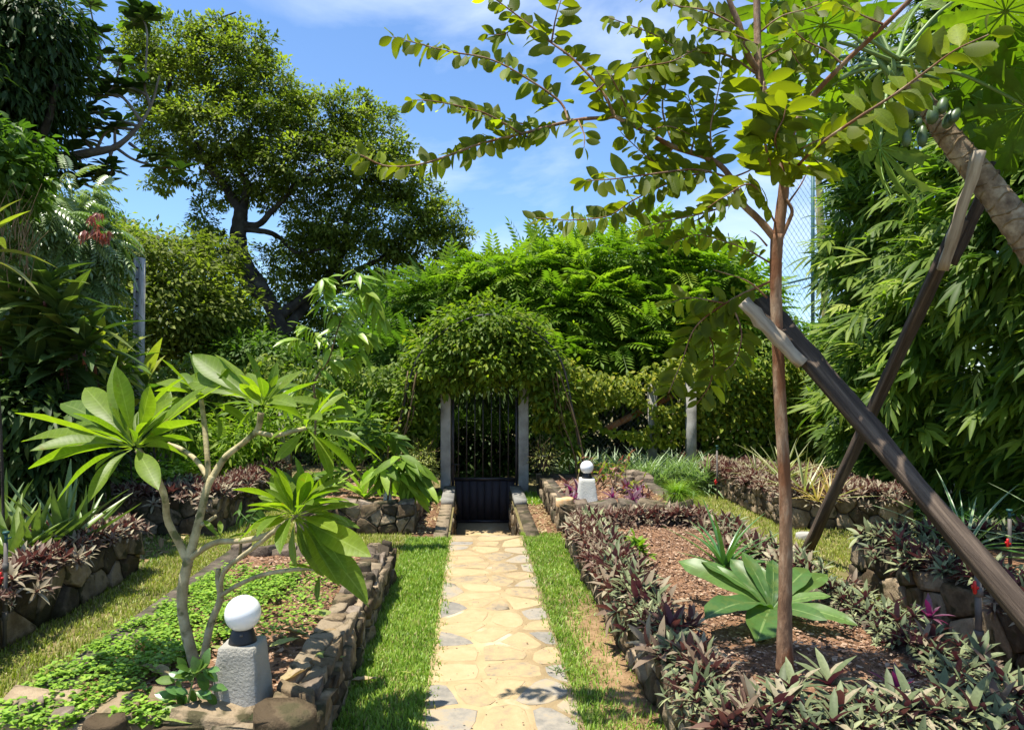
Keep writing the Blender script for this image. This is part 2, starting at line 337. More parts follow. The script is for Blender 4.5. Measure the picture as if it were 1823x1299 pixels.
M['redl'] = mat_leaf('leaf_red', [(.2, .06, .045), (.32, .12, .09), (.3, .18, .12)], .3, .4, tcol=(1.4, .6, .5))
M['dry'] = mat_leaf('leaf_dry', [(.16, .1, .05), (.3, .2, .1), (.42, .34, .19)], .2, .6, .3, (1.2, 1.0, .6), vein=.35, veins=14, orand=.4)
M['dryg'] = mat_leaf('leaf_fading', [(.14, .19, .04), (.24, .28, .07), (.36, .36, .1)], .3, .5, .4, vein=.4, veins=14, orand=.4)
M['stone'] = mat_noise('wall_stone', [(.06, .048, .034), (.14, .11, .074), (.25, .195, .13)], 7, 9, .98, 1, .018, 24, spec=.08, orand=.6, spots=((.055, .05, .028), 6, .52))
M['stoneT'] = mat_noise('tan_stone', [(.08, .058, .036), (.19, .14, .085), (.34, .26, .17)], 7, 9, .98, 1, .018, 24, spec=.08, orand=.55, spots=((.075, .065, .035), 7, .55))
M['stoneR'] = mat_noise('red_stone', [(.08, .065, .048), (.18, .14, .105), (.31, .25, .19)], 8, 9, .98, 1, .018, 26, spec=.08, orand=.3, spots=((.06, .055, .045), 5, .6))
M['stoneO'] = mat_noise('orange_stone', [(.3, .17, .08), (.5, .3, .14), (.55, .4, .25)], 8, 6, .95, .6, .01, 30)
M['mortar'] = mat_noise('mortar', [(.04, .033, .024), (.1, .08, .058), (.18, .145, .105)], 9, 8, .98, .9, .02, 35, spots=((.05, .055, .02), 4, .55))
M['sand'] = mat_noise('path_sand', [(.28, .2, .105), (.365, .265, .14), (.42, .315, .175)], 5, 10, .95, .5, .006, 60, spots=((.45, .38, .27), 3, .6))
M['pathstone'] = mat_noise('path_stone', [(.22, .18, .125), (.3, .225, .13), (.35, .255, .135), (.395, .295, .165)], 11, 10, .92, .6, .006, 55, orand=.3, pos=[.28, .38, .47, .7], nrough=.7)
M['pathedge'] = mat_noise('path_edge_stone', [(.18, .165, .14), (.26, .23, .185), (.31, .25, .165), (.35, .265, .16)], 10, 10, .92, .6, .006, 55, orand=.3, pos=[.33, .48, .62, .72], nrough=.7)
M['soil'] = mat_noise('bed_soil', [(.09, .045, .022), (.2, .105, .055), (.32, .19, .11)], 14, 10, .98, 1, .02, 45, nrough=.75)
M['soild'] = mat_noise('path_soil', [(.13, .075, .035), (.27, .17, .085), (.38, .26, .15)], 6, 10, .98, .8, .015, 60, nrough=.7)
M['ground'] = mat_noise('ground_earth', [(.05, .045, .02), (.14, .12, .045), (.24, .17, .085)], 2.2, 10, .98, .8, .02, 30, nrough=.7)
M['chip'] = mat_tint('mulch_chips', [(.045, .024, .015), (.13, .07, .042), (.26, .155, .1), (.4, .29, .2)])
M['conc'] = mat_noise('concrete', [(.22, .21, .185), (.36, .345, .31), (.47, .45, .41)], 5, 9, .95, .4, .006, 60, orand=.1, spots=((.19, .18, .14), 3, .62))
M['concd'] = mat_noise('old_concrete', [(.13, .125, .11), (.23, .22, .195), (.32, .31, .28)], 5, 9, .95, .5, .006, 60)
M['plaster'] = mat_noise('rough_plaster', [(.27, .255, .215), (.37, .355, .31), (.45, .43, .385)], 4, 8, .95, 1, .012, 90)
M['plasterw'] = mat_noise('white_plaster', [(.46, .45, .4), (.56, .55, .5), (.62, .61, .57)], 4, 8, .95, .8, .01, 90)
M['globe'] = mat_plain('opal_globe', (.86, .86, .87), .12, spec=.6, sub=.3)
M['black'] = mat_plain('black_plastic', (.012, .011, .011), .5)
M['iron'] = mat_noise('black_iron', [(.014, .012, .014), (.028, .025, .03), (.06, .045, .04)], 8, 5, .45, .15, .002, 60, spec=.5)
M['wood'] = mat_noise('dark_wood', [(.02, .013, .009), (.06, .042, .03), (.17, .125, .09)], 4, 9, .85, 1, .008, 16, stretch=(7, .35, 7), nrough=.7)
M['woodl'] = mat_noise('pale_wood', [(.2, .15, .1), (.33, .27, .2), (.46, .4, .31)], 5, 9, .85, .6, .004, 18, stretch=(7, .35, 7), spots=((.09, .06, .04), 3, .66))
M['gbark'] = mat_noise('guava_bark', [(.1, .05, .028), (.22, .125, .07), (.42, .3, .2)], 16, 9, .8, 1, .012, 34, stretch=(1, 1, .3), spots=((.17, .07, .03), 9, .5), nrough=.7)
M['plbark'] = mat_noise('plumeria_bark', [(.18, .14, .07), (.37, .305, .175), (.52, .45, .29)], 14, 8, .85, .7, .006, 55, spots=((.12, .12, .05), 12, .58))
M['bark'] = mat_noise('tree_bark', [(.02, .016, .012), (.05, .04, .03), (.1, .085, .065)], 4, 8, .95, .8, .03, 14)
M['barkg'] = mat_noise('grey_bark', [(.1, .08, .065), (.2, .165, .13), (.3, .26, .21)], 4, 8, .95, .8, .02, 14)
M['pbark'] = mat_noise('papaya_bark', [(.1, .065, .04), (.24, .175, .11), (.42, .34, .23)], 14, 8, .9, .8, .012, 30)
M['twig'] = mat_noise('vine_stem', [(.07, .05, .025), (.15, .1, .05), (.24, .18, .1)], 8, 5, .9, .4, .004)
M['gstem'] = mat_plain('green_stem', (.13, .2, .045), .5)
M['rstem'] = mat_plain('red_stem', (.22, .07, .05), .5)
M['fruit'] = mat_noise('papaya_fruit', [(.03, .055, .02), (.06, .1, .035), (.1, .15, .055)], 6, 4, .4, .1, .003, spec=.5)
M['red'] = mat_plain('red_valve', (.5, .012, .01), .35)
M['pipe'] = mat_noise('grey_pipe', [(.05, .045, .04), (.1, .09, .08), (.16, .13, .11)], 6, 4, .6, .1, .002)
M['teal'] = mat_plain('teal_plastic', (.012, .07, .06), .5)
M['sheet'] = mat_noise('sheet_metal', [(.02, .018, .021), (.034, .031, .037), (.055, .045, .045)], 3, 8, .75, .15, .002, 50, spec=.25, stretch=(1, 1, .4))
M['wire'] = mat_plain('fence_wire', (.1, .1, .1), .5, .5)
M['net'] = mat_plain('net_wire', (.3, .45, .5), .6)
M['netpost'] = mat_plain('net_post', (.05, .13, .13), .5)
M['clay'] = mat_noise('clay_tile', [(.38, .09, .04), (.55, .2, .1), (.65, .34, .22)], 6, 6, .9, .5, .01, orand=.3)
M['bamb'] = mat_noise('bamboo_culm', [(.14, .14, .05), (.28, .25, .1), (.38, .33, .16)], 3, 4, .5, .1, .003)
# ------------------------------------------------------------ stones and beds
def voronoi(pts, x0, x1, y0, y1):
    out = []
    for i, p in enumerate(pts):
        poly = [(x0, y0), (x1, y0), (x1, y1), (x0, y1)]
        for j, q in enumerate(pts):
            if i == j or abs(q[0] - p[0]) > 1.2: continue
            mx, my = (p[0] + q[0]) / 2, (p[1] + q[1]) / 2; dx, dy = q[0] - p[0], q[1] - p[1]
            new = []
            for k in range(len(poly)):
                a, b = poly[k], poly[(k + 1) % len(poly)]
                da = (a[0] - mx) * dx + (a[1] - my) * dy; db = (b[0] - mx) * dx + (b[1] - my) * dy
                if da <= 0: new.append(a)
                if (da < 0) != (db < 0) and abs(da - db) > 1e-9:
                    t = da / (da - db); new.append((a[0] + (b[0] - a[0]) * t, a[1] + (b[1] - a[1]) * t))
            poly = new
            if len(poly) < 3: break
        if len(poly) >= 3: out.append(A(poly))
    return out
def cells(Lx, Ly, sx, sy, jit=.38):
    nx = max(1, round(Lx / sx)); ny = max(1, round(Ly / sy)); P = []
    for j in range(ny):
        for i in range(nx):
            if rng.random() < .1 and nx * ny > 6: continue
            P.append(((i + .5 + .25 * (j % 2) + U(-jit, jit)) * Lx / nx, (j + .5 + U(-jit, jit)) * Ly / ny))
    return [c for c in voronoi(P, 0, Lx, 0, Ly)]
def stone_mesh(poly, gap, h, O, ax, ay, az, irr=.06, tilt=.16, sub=True, rnd=.16):
    c = poly.mean(0); pts = []
    for k in range(len(poly)):
        a, b = poly[k], poly[(k + 1) % len(poly)]
        if np.linalg.norm(b - a) < (.012 if sub else .001): continue
        pts.append(a)
        if sub and np.linalg.norm(b - a) > .06: pts.append((a + b) / 2)
    if len(pts) < 3: return None
    pts = A(pts); d = pts - c; r = np.linalg.norm(d, axis=1, keepdims=True)
    if r.mean() < gap * 1.6: return None
    pts = c + d * (1 - gap / np.maximum(r, gap * 2)) * (1 + U(-irr, irr * .25, (len(pts), 1)))
    # round the corners
    pts = (1 - rnd) * pts + rnd / 2 * (np.roll(pts, 1, 0) + np.roll(pts, -1, 0))
    n = len(pts); rings = []; tx, ty = U(-tilt, tilt, 2)
    c = c + rng.normal(0, .004, 2)
    for f, hh in ((1.0, -.03), (.99, h * .72), (.95, h * .97), (.55, h * 1.0)):
        q = c + (pts - c) * f * (1 + (rng.normal(0, .035, (n, 1)) if f < .99 else 0)); dd = q - c
        hz = hh + (dd[:, 0] * tx + dd[:, 1] * ty) * (1 if hh > 0 else 0) + (rng.normal(0, min(h * .2, .007), n) if hh > 0 else 0)
        rings.append(O + q[:, :1] * ax + q[:, 1:] * ay + hz[:, None] * az)
    V = np.concatenate(rings + [(O + c[0] * ax + c[1] * ay + h * 1.08 * az)[None]])
    j = np.arange(n); k = (j + 1) % n
    Fq = np.concatenate([np.stack([j + i * n, k + i * n, k + (i + 1) * n, j + (i + 1) * n], -1) for i in range(3)])
    Ft = np.stack([j + 3 * n, k + 3 * n, np.full(n, 4 * n)], -1)
    if np.dot(np.cross(ax, ay), az) < 0: Fq = Fq[:, ::-1]; Ft = Ft[:, ::-1]
    return V, [Fq, Ft]
def stone_face(parent, p0, p1, z0, z1, out, mats, sx=.16, sy=.11, gap=.003, h=(.012, .04), zslope=0.0, name='stone'):
    """stones set in the vertical face from p0 to p1 (garden coordinates)"""
    a = G(*p0, z0); b = G(*p1, z0); Lx = np.linalg.norm(b - a); ax = (b - a) / Lx; ay = A((0, 0, 1.)); az = nrm(A((out[0], out[1], 0.)))
    for c in cells(Lx, z1 - z0, sx, sy):
        s = stone_mesh(c, gap, U(*h), a, ax, ay, az)
        if s: mk(name, s[0], s[1], mats[rng.integers(len(mats))], parent, smooth=False)
def stone_top(parent, u0, u1, v0, v1, z, mats, sx=.2, sy=.2, h=(.02, .06), gap=.008):
    o = G(u0, v0, z); ax = A((1., 0, 0)); ay = nrm(A((K, 1, 0)))
    for c in cells(u1 - u0, v1 - v0, sx, sy):
        s = stone_mesh(c, gap, U(*h), o, ax, ay, A((0, 0, 1.)), tilt=.25)
        if s: mk('stone', s[0], s[1], mats[rng.integers(len(mats))], parent)
def gbox(u0, u1, v0, v1, z0, z1):
    V = A([G(u, v, z) for u in (u0, u1) for v in (v0, v1) for z in (z0, z1)])
    return V, A([(0, 1, 3, 2), (4, 6, 7, 5), (0, 4, 5, 1), (2, 3, 7, 6), (0, 2, 6, 4), (1, 5, 7, 3)])
def hnoise(x, y):
    return (np.sin(x * 7.1 + 1.3 * np.sin(y * 5.3)) * np.sin(y * 6.4 + 1.1 * np.sin(x * 4.7)) * .5 + np.sin(x * 17 + y * 13) * np.sin(y * 19 - x * 11) * .3)
def soil_grid(parent, u0, u1, v0, v1, z, mat, amp=.025, step=.05, name='soil'):
    nu = max(3, int((u1 - u0) / step)); nv = max(3, int((v1 - v0) / step))
    uu, vv = np.meshgrid(np.linspace(u0, u1, nu + 1), np.linspace(v0, v1, nv + 1)); zz = z + amp * hnoise(uu, vv) + rng.normal(0, amp * .15, uu.shape)
    V = np.stack([uu + K * vv, vv, zz], -1).reshape(-1, 3); i, j = np.meshgrid(np.arange(nu), np.arange(nv)); a = (j * (nu + 1) + i).ravel()
    return mk(name, V, np.stack([a, a + 1, a + nu + 2, a + nu + 1], -1), mat, parent, smooth=True)
CHIP = (A([(-.5, -.3, 0), (.45, -.4, .1), (.55, .3, .22), (-.3, .4, .12), (0, 0, .38)], float), A([(0, 1, 4), (1, 2, 4), (2, 3, 4), (3, 0, 4)]), np.zeros((5, 2)), np.full(4, .5))
def chips(parent, n, u0, u1, v0, v1, z, size=(.008, .03), amp=.025, name='mulch', mat=None):
    u = U(u0, u1, n); v = U(v0, v1, n); P = np.stack([u + K * v, v, z + amp * hnoise(u, v) + U(-.003, .01, n)], -1)
    R = frames(np.stack([rng.normal(0, 1, n), rng.normal(0, 1, n), rng.normal(0, .3, n)], -1)); s = np.exp(U(math.log(size[0]), math.log(size[1]), n))
    b = bake(CHIP, P, R, np.stack([s * U(.5, 1.5, n), s * U(.5, 1.5, n), s * .8], -1))
    return mk(name, b[0], b[1], mat or M['chip'], parent, tint=b[3], kind='stuff')
def bed(label, u0, u1, v0, v1, h, wt=.17, mats=None, soilz=None, amp=.025):
    root = empty('raised_bed', G((u0 + u1) / 2, (v0 + v1) / 2, 0), label, 'raised bed', 'stone walled raised beds')
    e = .03
    V, Fx = join([gbox(u0 + e, u0 + wt, v0 + e, v1 - e, -.03, h), gbox(u1 - wt, u1 - e, v0 + e, v1 - e, -.03, h),
                  gbox(u0 + wt, u1 - wt, v0 + e, v0 + wt, -.03, h), gbox(u0 + wt, u1 - wt, v1 - wt, v1 - e, -.03, h)])
    mk('wall_core', V, Fx, M['mortar'], root)
    soil_grid(root, u0 + wt - .02, u1 - wt + .02, v0 + wt - .02, v1 - wt + .02, (soilz if soilz is not None else h - .04), M['soil'], amp)
    return root
ml = [M['stone'], M['stone'], M['stoneT']]; mt_ = [M['stoneT'], M['stoneT'], M['stone']]; mr = [M['stoneR'], M['stone'], M['stoneR']]

# ground sheet with the sunken way cut into it
def gp(u, v, z): return G(u, v, z)
us = [-90, -.235, .51, 90]; vs = [-6, 7.22, 13.2, 160]; Vg = [G(0, 0)] * 0; Fg = []; idx = {}
def gi(u, v, z):
    k = (u, v, z)
    if k not in idx: idx[k] = len(Vg); Vg.append(A((u + K * v, v, z)))
    return idx[k]
for i in range(3):
    for j in range(3):
        if i == 1 and j == 1: continue
        Fg.append([gi(us[i], vs[j], 0), gi(us[i + 1], vs[j], 0), gi(us[i + 1], vs[j + 1], 0), gi(us[i], vs[j + 1], 0)])
mk('ground', A(Vg), A(Fg), M['ground'], kind='structure', org=A((0., 0, 0)))
mk('sunken_floor', *gbox(-.3, .58, 7.0, 13.3, -.6, -.44), M['sand'], kind='structure')
# path
pth = mk('path', *gbox(-.235, .51, .6, 7.22, -.2, .018), M['sand'], kind='structure')
sg = cells(.745, 6.6, .22, .21, .46)
for c in sg:
    s = stone_mesh(c, .012, .0016, G(-.235, .61, .018), A((1., 0, 0)), nrm(A((K, 1, 0))), A((0, 0, 1.)), irr=.12, tilt=.003, rnd=.25)
    if s:
        e = abs(c.mean(0)[0] - .37) > .22
        mk('stone', s[0], s[1], M['pathedge'] if e and rng.random() < .8 else M['pathstone'], pth)
for (v, z0, z1) in ((7.5, -.44, -.14), (7.8, -.44, -.28)):
    mk('step', *gbox(-.235, .51, v - .3, v, z0, z1), M['sand'], kind='structure')
for side, (ui, uo, lab) in enumerate(((-.235, -.40, 'left stone retaining wall of the steps down to the gate'), (.51, .675, 'right stone retaining wall of the steps down to the gate'))):
    rw = empty('retaining_wall', G((ui + uo) / 2, 8.6, 0), lab, 'wall', 'retaining walls of the sunken steps')
    a, b = min(ui, uo), max(ui, uo)
    if side == 0: b -= .03
    else: a += .03
    mk('wall_core', *gbox(a, b, 7.2, 10.05, -.6, .035), M['stone'], rw)
    mk('coping', *gbox(a - (.02 if side else 0), b + (0 if side else .02), 8.9, 10.02, .0, .10), M['concd'], rw)
    stone_face(rw, (ui + (-.03 if side == 0 else .03), 7.2), (ui + (-.03 if side == 0 else .03), 10.0), -.44, -.0, (1 if side == 0 else -1, 0), ml, .2, .13)

B1 = bed('low raised bed at lower left with flowering sapling, ground cover and globe lamp', -1.93, -.64, 2.75, 5.72, .27)
stone_face(B1, (-.67, 2.75), (-.67, 5.72), 0, .26, (1, 0), mt_, .11, .12, h=(.02, .06))
stone_face(B1, (-1.93, 2.78), (-.64, 2.78), 0, .27, (0, -1), mt_, .2, .13)
stone_face(B1, (-1.93, 5.69), (-.64, 5.69), 0, .27, (0, 1), mt_, .3, .15)
stone_top(B1, -.84, -.64, 2.8, 5.72, .26, [M['stone'], M['stoneR'], M['stoneT']], .13, .15, (.015, .06))
stone_top(B1, -1.75, -.86, 5.5, 5.7, .26, mr, .22, .2, (.02, .06))
stone_top(B1, -1.93, -.86, 2.75, 3.0, .25, mt_, .26, .22, (.02, .05))
chips(B1, 5500, -1.75, -.82, 2.95, 5.5, .23, (.006, .03))
B2 = bed('raised bed at the left edge planted with aloe and edged in purple rosettes', -4.7, -2.78, 2.2, 5.95, .34)
stone_face(B2, (-2.81, 2.6), (-2.81, 5.95), 0, .34, (1, 0), ml, .24, .17, h=(.03, .06))
stone_face(B2, (-4.7, 5.92), (-2.78, 5.92), 0, .34, (0, 1), ml, .3, .2)
B3 = bed('shaded raised bed behind the sapling at left, covered in purple rosettes and ferns', -7.0, -2.62, 7.3, 10.1, .38)
stone_face(B3, (-6.0, 7.33), (-2.62, 7.33), 0, .36, (0, -1), ml, .2, .14)
stone_face(B3, (-2.65, 7.3), (-2.65, 10.1), 0, .37, (1, 0), ml, .17, .11)
B4 = bed('raised bed left of the sunken steps with red soil and drooping sapling', -1.85, -.60, 7.35, 9.9, .31)
stone_face(B4, (-1.85, 7.38), (-.6, 7.38), 0, .31, (0, -1), mt_, .2, .11, h=(.02, .05))
stone_face(B4, (-.63, 7.38), (-.63, 9.9), 0, .31, (1, 0), ml, .2, .13)
stone_top(B4, -1.85, -.6, 7.36, 7.55, .3, mr, .22, .18, (.01, .03))
chips(B4, 2500, -1.7, -.75, 7.5, 9.7, .27, (.01, .035))
B5 = bed('raised bed right of the sunken steps with small globe lamp and mossy top', .89, 2.32, 7.4, 9.9, .29)
stone_face(B5, (1.08, 7.43), (2.32, 7.43), 0, .27, (0, -1), ml, .19, .12, h=(.02, .05))
stone_face(B5, (.89, 7.43), (1.08, 7.43), 0, .31, (0, -1), mt_, .2, .1, h=(.02, .05))
stone_face(B5, (.92, 7.4), (.92, 9.9), 0, .3, (-1, 0), ml, .2, .13)
stone_top(B5, 1.2, 2.32, 7.4, 7.6, .275, [M['mortar'], M['stone']], .3, .2, (.02, .04))
s = stone_mesh(A([(0, 0), (.17, -.02), (.2, .1), (.12, .17), (-.01, .14)]), .004, .05, G(.87, 7.4, .30), A((1., 0, 0)), A((0, 1., 0)), A((0, 0, 1.)), tilt=.2)
tag(mk('stone', s[0], s[1], M['stoneO'], B5), 'orange top stone')
stone_top(B5, 1.06, 1.22, 7.42, 7.6, .28, [M['stoneR'], M['stoneT']], .12, .12, (.02, .05))
stone_top(B5, 1.9, 2.32, 9.0, 9.9, .28, [M['stoneR']], .2, .2, (.05, .1))
chips(B5, 2500, 1.05, 2.15, 7.55, 9.7, .25, (.01, .035))
B6 = bed('long raised bed at lower right with slim propped tree and broad fern', .88, 2.26, 2.5, 6.68, .3)
stone_face(B6, (.91, 2.5), (.91, 6.68), 0, .3, (-1, 0), mt_, .12, .19, h=(.02, .05))
stone_face(B6, (.88, 2.53), (2.26, 2.53), 0, .3, (0, -1), mt_, .18, .14)
stone_face(B6, (2.23, 2.5), (2.23, 6.68), 0, .3, (1, 0), mt_, .2, .14)
chips(B6, 16000, 1.0, 2.14, 2.6, 6.6, .27, (.005, .024))
B7 = bed('far right raised bed topped with pineapple-like rosettes and dusty purple cover', 3.37, 4.72, 7.6, 11.4, .34)
stone_face(B7, (3.37, 7.63), (4.72, 7.63), 0, .33, (0, -1), mt_, .24, .14, h=(.03, .06))
stone_face(B7, (3.4, 7.6), (3.4, 11.4), 0, .33, (-1, 0), mt_, .16, .13, h=(.03, .05))
B8 = bed('raised bed at the right edge behind the long leaning prop', 2.98, 4.9, 2.6, 5.6, .36)
stone_face(B8, (3.01, 2.7), (3.01, 5.6), 0, .34, (-1, 0), mt_, .22, .15, h=(.03, .06))
stone_face(B8, (2.98, 5.57), (4.9, 5.57), 0, .34, (0, 1), mt_, .3, .2)

# loose stones
def loose(px, py, z, w, d, h, mat, label):
    Y = (EYE - z) * F / (py - 675); c = WP(px, py, Y); n = 8; an = np.linspace(0, 2 * math.pi, n, endpoint=False) + U(-.2, .2, n)
    poly = np.stack([np.cos(an) * w / 2 * U(.8, 1.1, n), np.sin(an) * d / 2 * U(.8, 1.1, n)], -1)
    s = stone_mesh(poly, .002, h, A((c[0], c[1], z - .01)), A((1., 0, 0)), A((0, 1., 0)), A((0, 0, 1.)), tilt=.2, sub=False)
    tag(mk('loose_stone', s[0], s[1], mat), label, 'stone', 'loose stones')
loose(1430, 957, 0, .22, .2, .07, M['conc'], 'flat grey stone block on the grass before the far right bed')
loose(108, 1278, .27, .12, .1, .05, M['stoneR'], 'reddish brown stone among ground cover at lower left corner')
loose(185, 1292, .27, .2, .13, .05, M['stoneT'], 'flat tan stone beside a reddish one at the bottom left')
loose(50, 1262, .27, .18, .1, .05, M['stoneR'], 'greyish stone half buried in ground cover near left corner')
loose(775, 880, .0, .16, .12, .10, M['stone'], 'dark stone heaped left of the sunken steps')
loose(762, 893, .0, .12, .12, .07, M['stone'], 'lower dark stone at the foot of a small heap by the steps')
loose(430, 975, .27, .2, .12, .05, M['stoneR'], 'pale pink stone at the far left corner of the near left bed')
loose(1503, 1098, .27, .03, .03, .025, M['clay'], 'small orange pebble in the mulch right of the broad fern')
loose(1513, 1108, .27, .04, .03, .025, M['clay'], 'second larger orange pebble beside the rosette row')
loose(505, 1282, .28, .28, .26, .07, M['stoneT'], 'big rounded mossy stone right of the near lamp')

# ------------------------------------------------------------ grass and covers
def blades(name, regs, size, mat, per, wd=.16, dead=.1, kind='stuff', excl=None, dmask=None):
    T = (A([(-.5, 0, 0), (.5, 0, 0), (.42, .55, .28), (-.42, .55, .28), (0, 1, .3)], float) * A((wd, 1, 1)), A([(0, 1, 2), (0, 2, 3), (3, 2, 4)]), np.zeros((5, 2)), np.full(3, .5))
    Bs = []
    for (u0, u1, v0, v1) in regs:
        n = int((u1 - u0) * (v1 - v0) * per); u = U(u0, u1, n); v = U(v0, v1, n)
        keep = np.ones(n, bool)
        if dmask is not None: keep = dmask(u, v) > rng.random(n)
        u, v = u[keep], v[keep]; n = len(u)
        P = np.stack([u + K * v, v, np.full(n, -.002)], -1); az = U(0, 2 * math.pi, n); el = U(.1, 1.2, n)
        D = np.stack([np.cos(az) * np.cos(el), np.sin(az) * np.cos(el), np.sin(el)], -1)
        t = np.clip(.45 + .3 * hnoise(u * .8, v * .8) + rng.normal(0, .18, n), 0, .82); t[rng.random(n) < dead] = 1
        Bs.append(bake(T, P, frames(D), size * U(.6, 1.35, n), t))
    b = cat(Bs); return mk(name, b[0], b[1], mat, tint=b[3], kind=kind)
chips(pth, 420, -.22, .5, 1.5, 7.1, .02, (.003, .011), 0.0, 'debris')
def bare(u, v):     # bare earth beside the right bed
    d = np.ones(len(u)); r = np.sqrt(((u - .84) / .2) ** 2 + ((v - 4.2) / 1.05) ** 2); d = np.clip((r - .55) / .7, .12, 1)
    d *= np.where(hnoise(u * 1.1 + 2, v * 1.1) > .38, .5, 1); return d
blades('grass', [(-.66, -.215, 2.6, 7.15)], .036, M['grass'], 13000, dead=.04)
blades('grass', [(.49, .90, 2.6, 7.35)], .033, M['grass'], 11000, dead=.07, dmask=bare)
blades('grass_edge', [(-.25, -.17, 1.5, 7.2), (.45, .53, 1.5, 7.2)], .04, M['grass'], 9000, dead=.08, dmask=lambda u, v: np.clip(hnoise(v * 3.1 + u * 9, v * 1.3) * 1.6 + .15, 0, 1))
blades('grass', [(-2.8, -1.93, 3.2, 7.2), (-1.95, -.62, 5.72, 7.3), (-2.6, -1.85, 7.2, 10.2)], .034, M['grassy'], 6200, dead=.12)
blades('grass', [(2.3, 3.4, 5.9, 10.5), (2.26, 2.98, 4.7, 5.9), (3.3, 6.2, 5.75, 7.55), (4.72, 5.8, 7.5, 9.5)], .034, M['grassy'], 4200, dead=.15)
blades('grass', [(-.60, -.42, 9.2, 10.0), (.7, .9, 9.0, 9.9)], .06, M['lime'], 3500, dead=.1)
blades('grass', [(-4.6, -2.75, 5.95, 7.3)], .034, M['grass'], 2500, dead=.15)
mk('earth_strip', *gbox(.62, .93, 3.1, 5.3, -.02, .003), M['soild'], kind='structure')
mk('earth_strip', *gbox(2.24, 3.0, 1.5, 4.9, -.02, .004), M['soild'], kind='structure')
mk('earth_strip', *gbox(-.64, -.40, 7.25, 9.3, -.02, .006), M['soil'], kind='structure')
mk('earth_strip', *gbox(.67, .92, 7.25, 9.1, -.02, .006), M['soil'], kind='structure')
def litter(n, regs, z, mats, size, label_name='leaf_litter'):
    T = leaf(1, .45, 3, 'ell', .4, .2); Bs = []
    for (u0, u1, v0, v1) in regs:
        m = int(n / len(regs)); u = U(u0, u1, m); v = U(v0, v1, m)
        Bs.append(bake(T, np.stack([u + K * v, v, np.full(m, z) + U(.003, .02, m)], -1), frames(rng.normal(0, 1, (m, 3)) * A((1, 1, .25))), size * U(.5, 1.3, m)))
    b = cat(Bs); return mk(label_name, b[0], b[1], mats, tint=b[3], kind='stuff', uv=b[2])
litter(500, [(-.62, -.42, 7.3, 9.3), (.68, .9, 7.3, 9.1)], .005, M['dry'], .05)
litter(900, [(5.0, 7.5, 5.0, 10), (-6.5, -2.8, 6, 7.2)], .005, M['dry'], .09)
# clover-like cover in the near left bed and on its edge
def cover(name, polys, n, size, mat, z, stem=.05, gapn=.1):
    T = cat([(lambda b: b)(leaf(1, .95, 4, 'heart', .3, .12))]); pts = []
    from_poly = []
    for poly, share in polys:
        poly = A(poly); lo = poly.min(0); hi = poly.max(0); m = int(n * share); k = 0; out = []
        while k < m:
            p = lo + rng.random((m * 2, 2)) * (hi - lo); ins = np.zeros(len(p), bool); j = len(poly) - 1
            for i in range(len(poly)):
                a, b = poly[i], poly[j]
                cond = ((a[1] > p[:, 1]) != (b[1] > p[:, 1])) & (p[:, 0] < (b[0] - a[0]) * (p[:, 1] - a[1]) / (b[1] - a[1] + 1e-12) + a[0]); ins ^= cond; j = i
            p = p[ins]; p = p[hnoise(p[:, 0] * 1.7, p[:, 1] * 1.7) > -.22 + U(-.15, .15, len(p))]; out.append(p); k += len(p)
            if not len(p): break
        from_poly.append(np.concatenate(out)[:m])
    p = np.concatenate(from_poly); m = len(p); h = z + stem * U(.3, 1.3, m) * (1 + .5 * hnoise(p[:, 0] * 2, p[:, 1] * 2))
    az = U(0, 6.28, m); D = np.stack([np.cos(az), np.sin(az), U(-.25, .45, m)], -1)
    b = bake(T, np.stack([p[:, 0] + K * p[:, 1], p[:, 1], h], -1), frames(D), size * U(.5, 1.3, m))
    return mk(name, b[0], b[1], mat, tint=b[3], uv=b[2], kind='stuff')
cover('ground_cover', [([(-1.93, 2.7), (-1.55, 2.7), (-1.45, 3.1), (-1.25, 3.6), (-1.2, 4.6), (-1.0, 4.9), (-1.75, 5.0), (-1.9, 3.6)], .8), ([(-1.4, 2.75), (-1.2, 2.75), (-1.2, 3.0), (-1.4, 3.0)], .05), ([(-1.2, 3.6), (-.85, 3.7), (-.85, 5.2), (-1.3, 5.2)], .1)], 10500, .023, M['clover'], .25, .05)
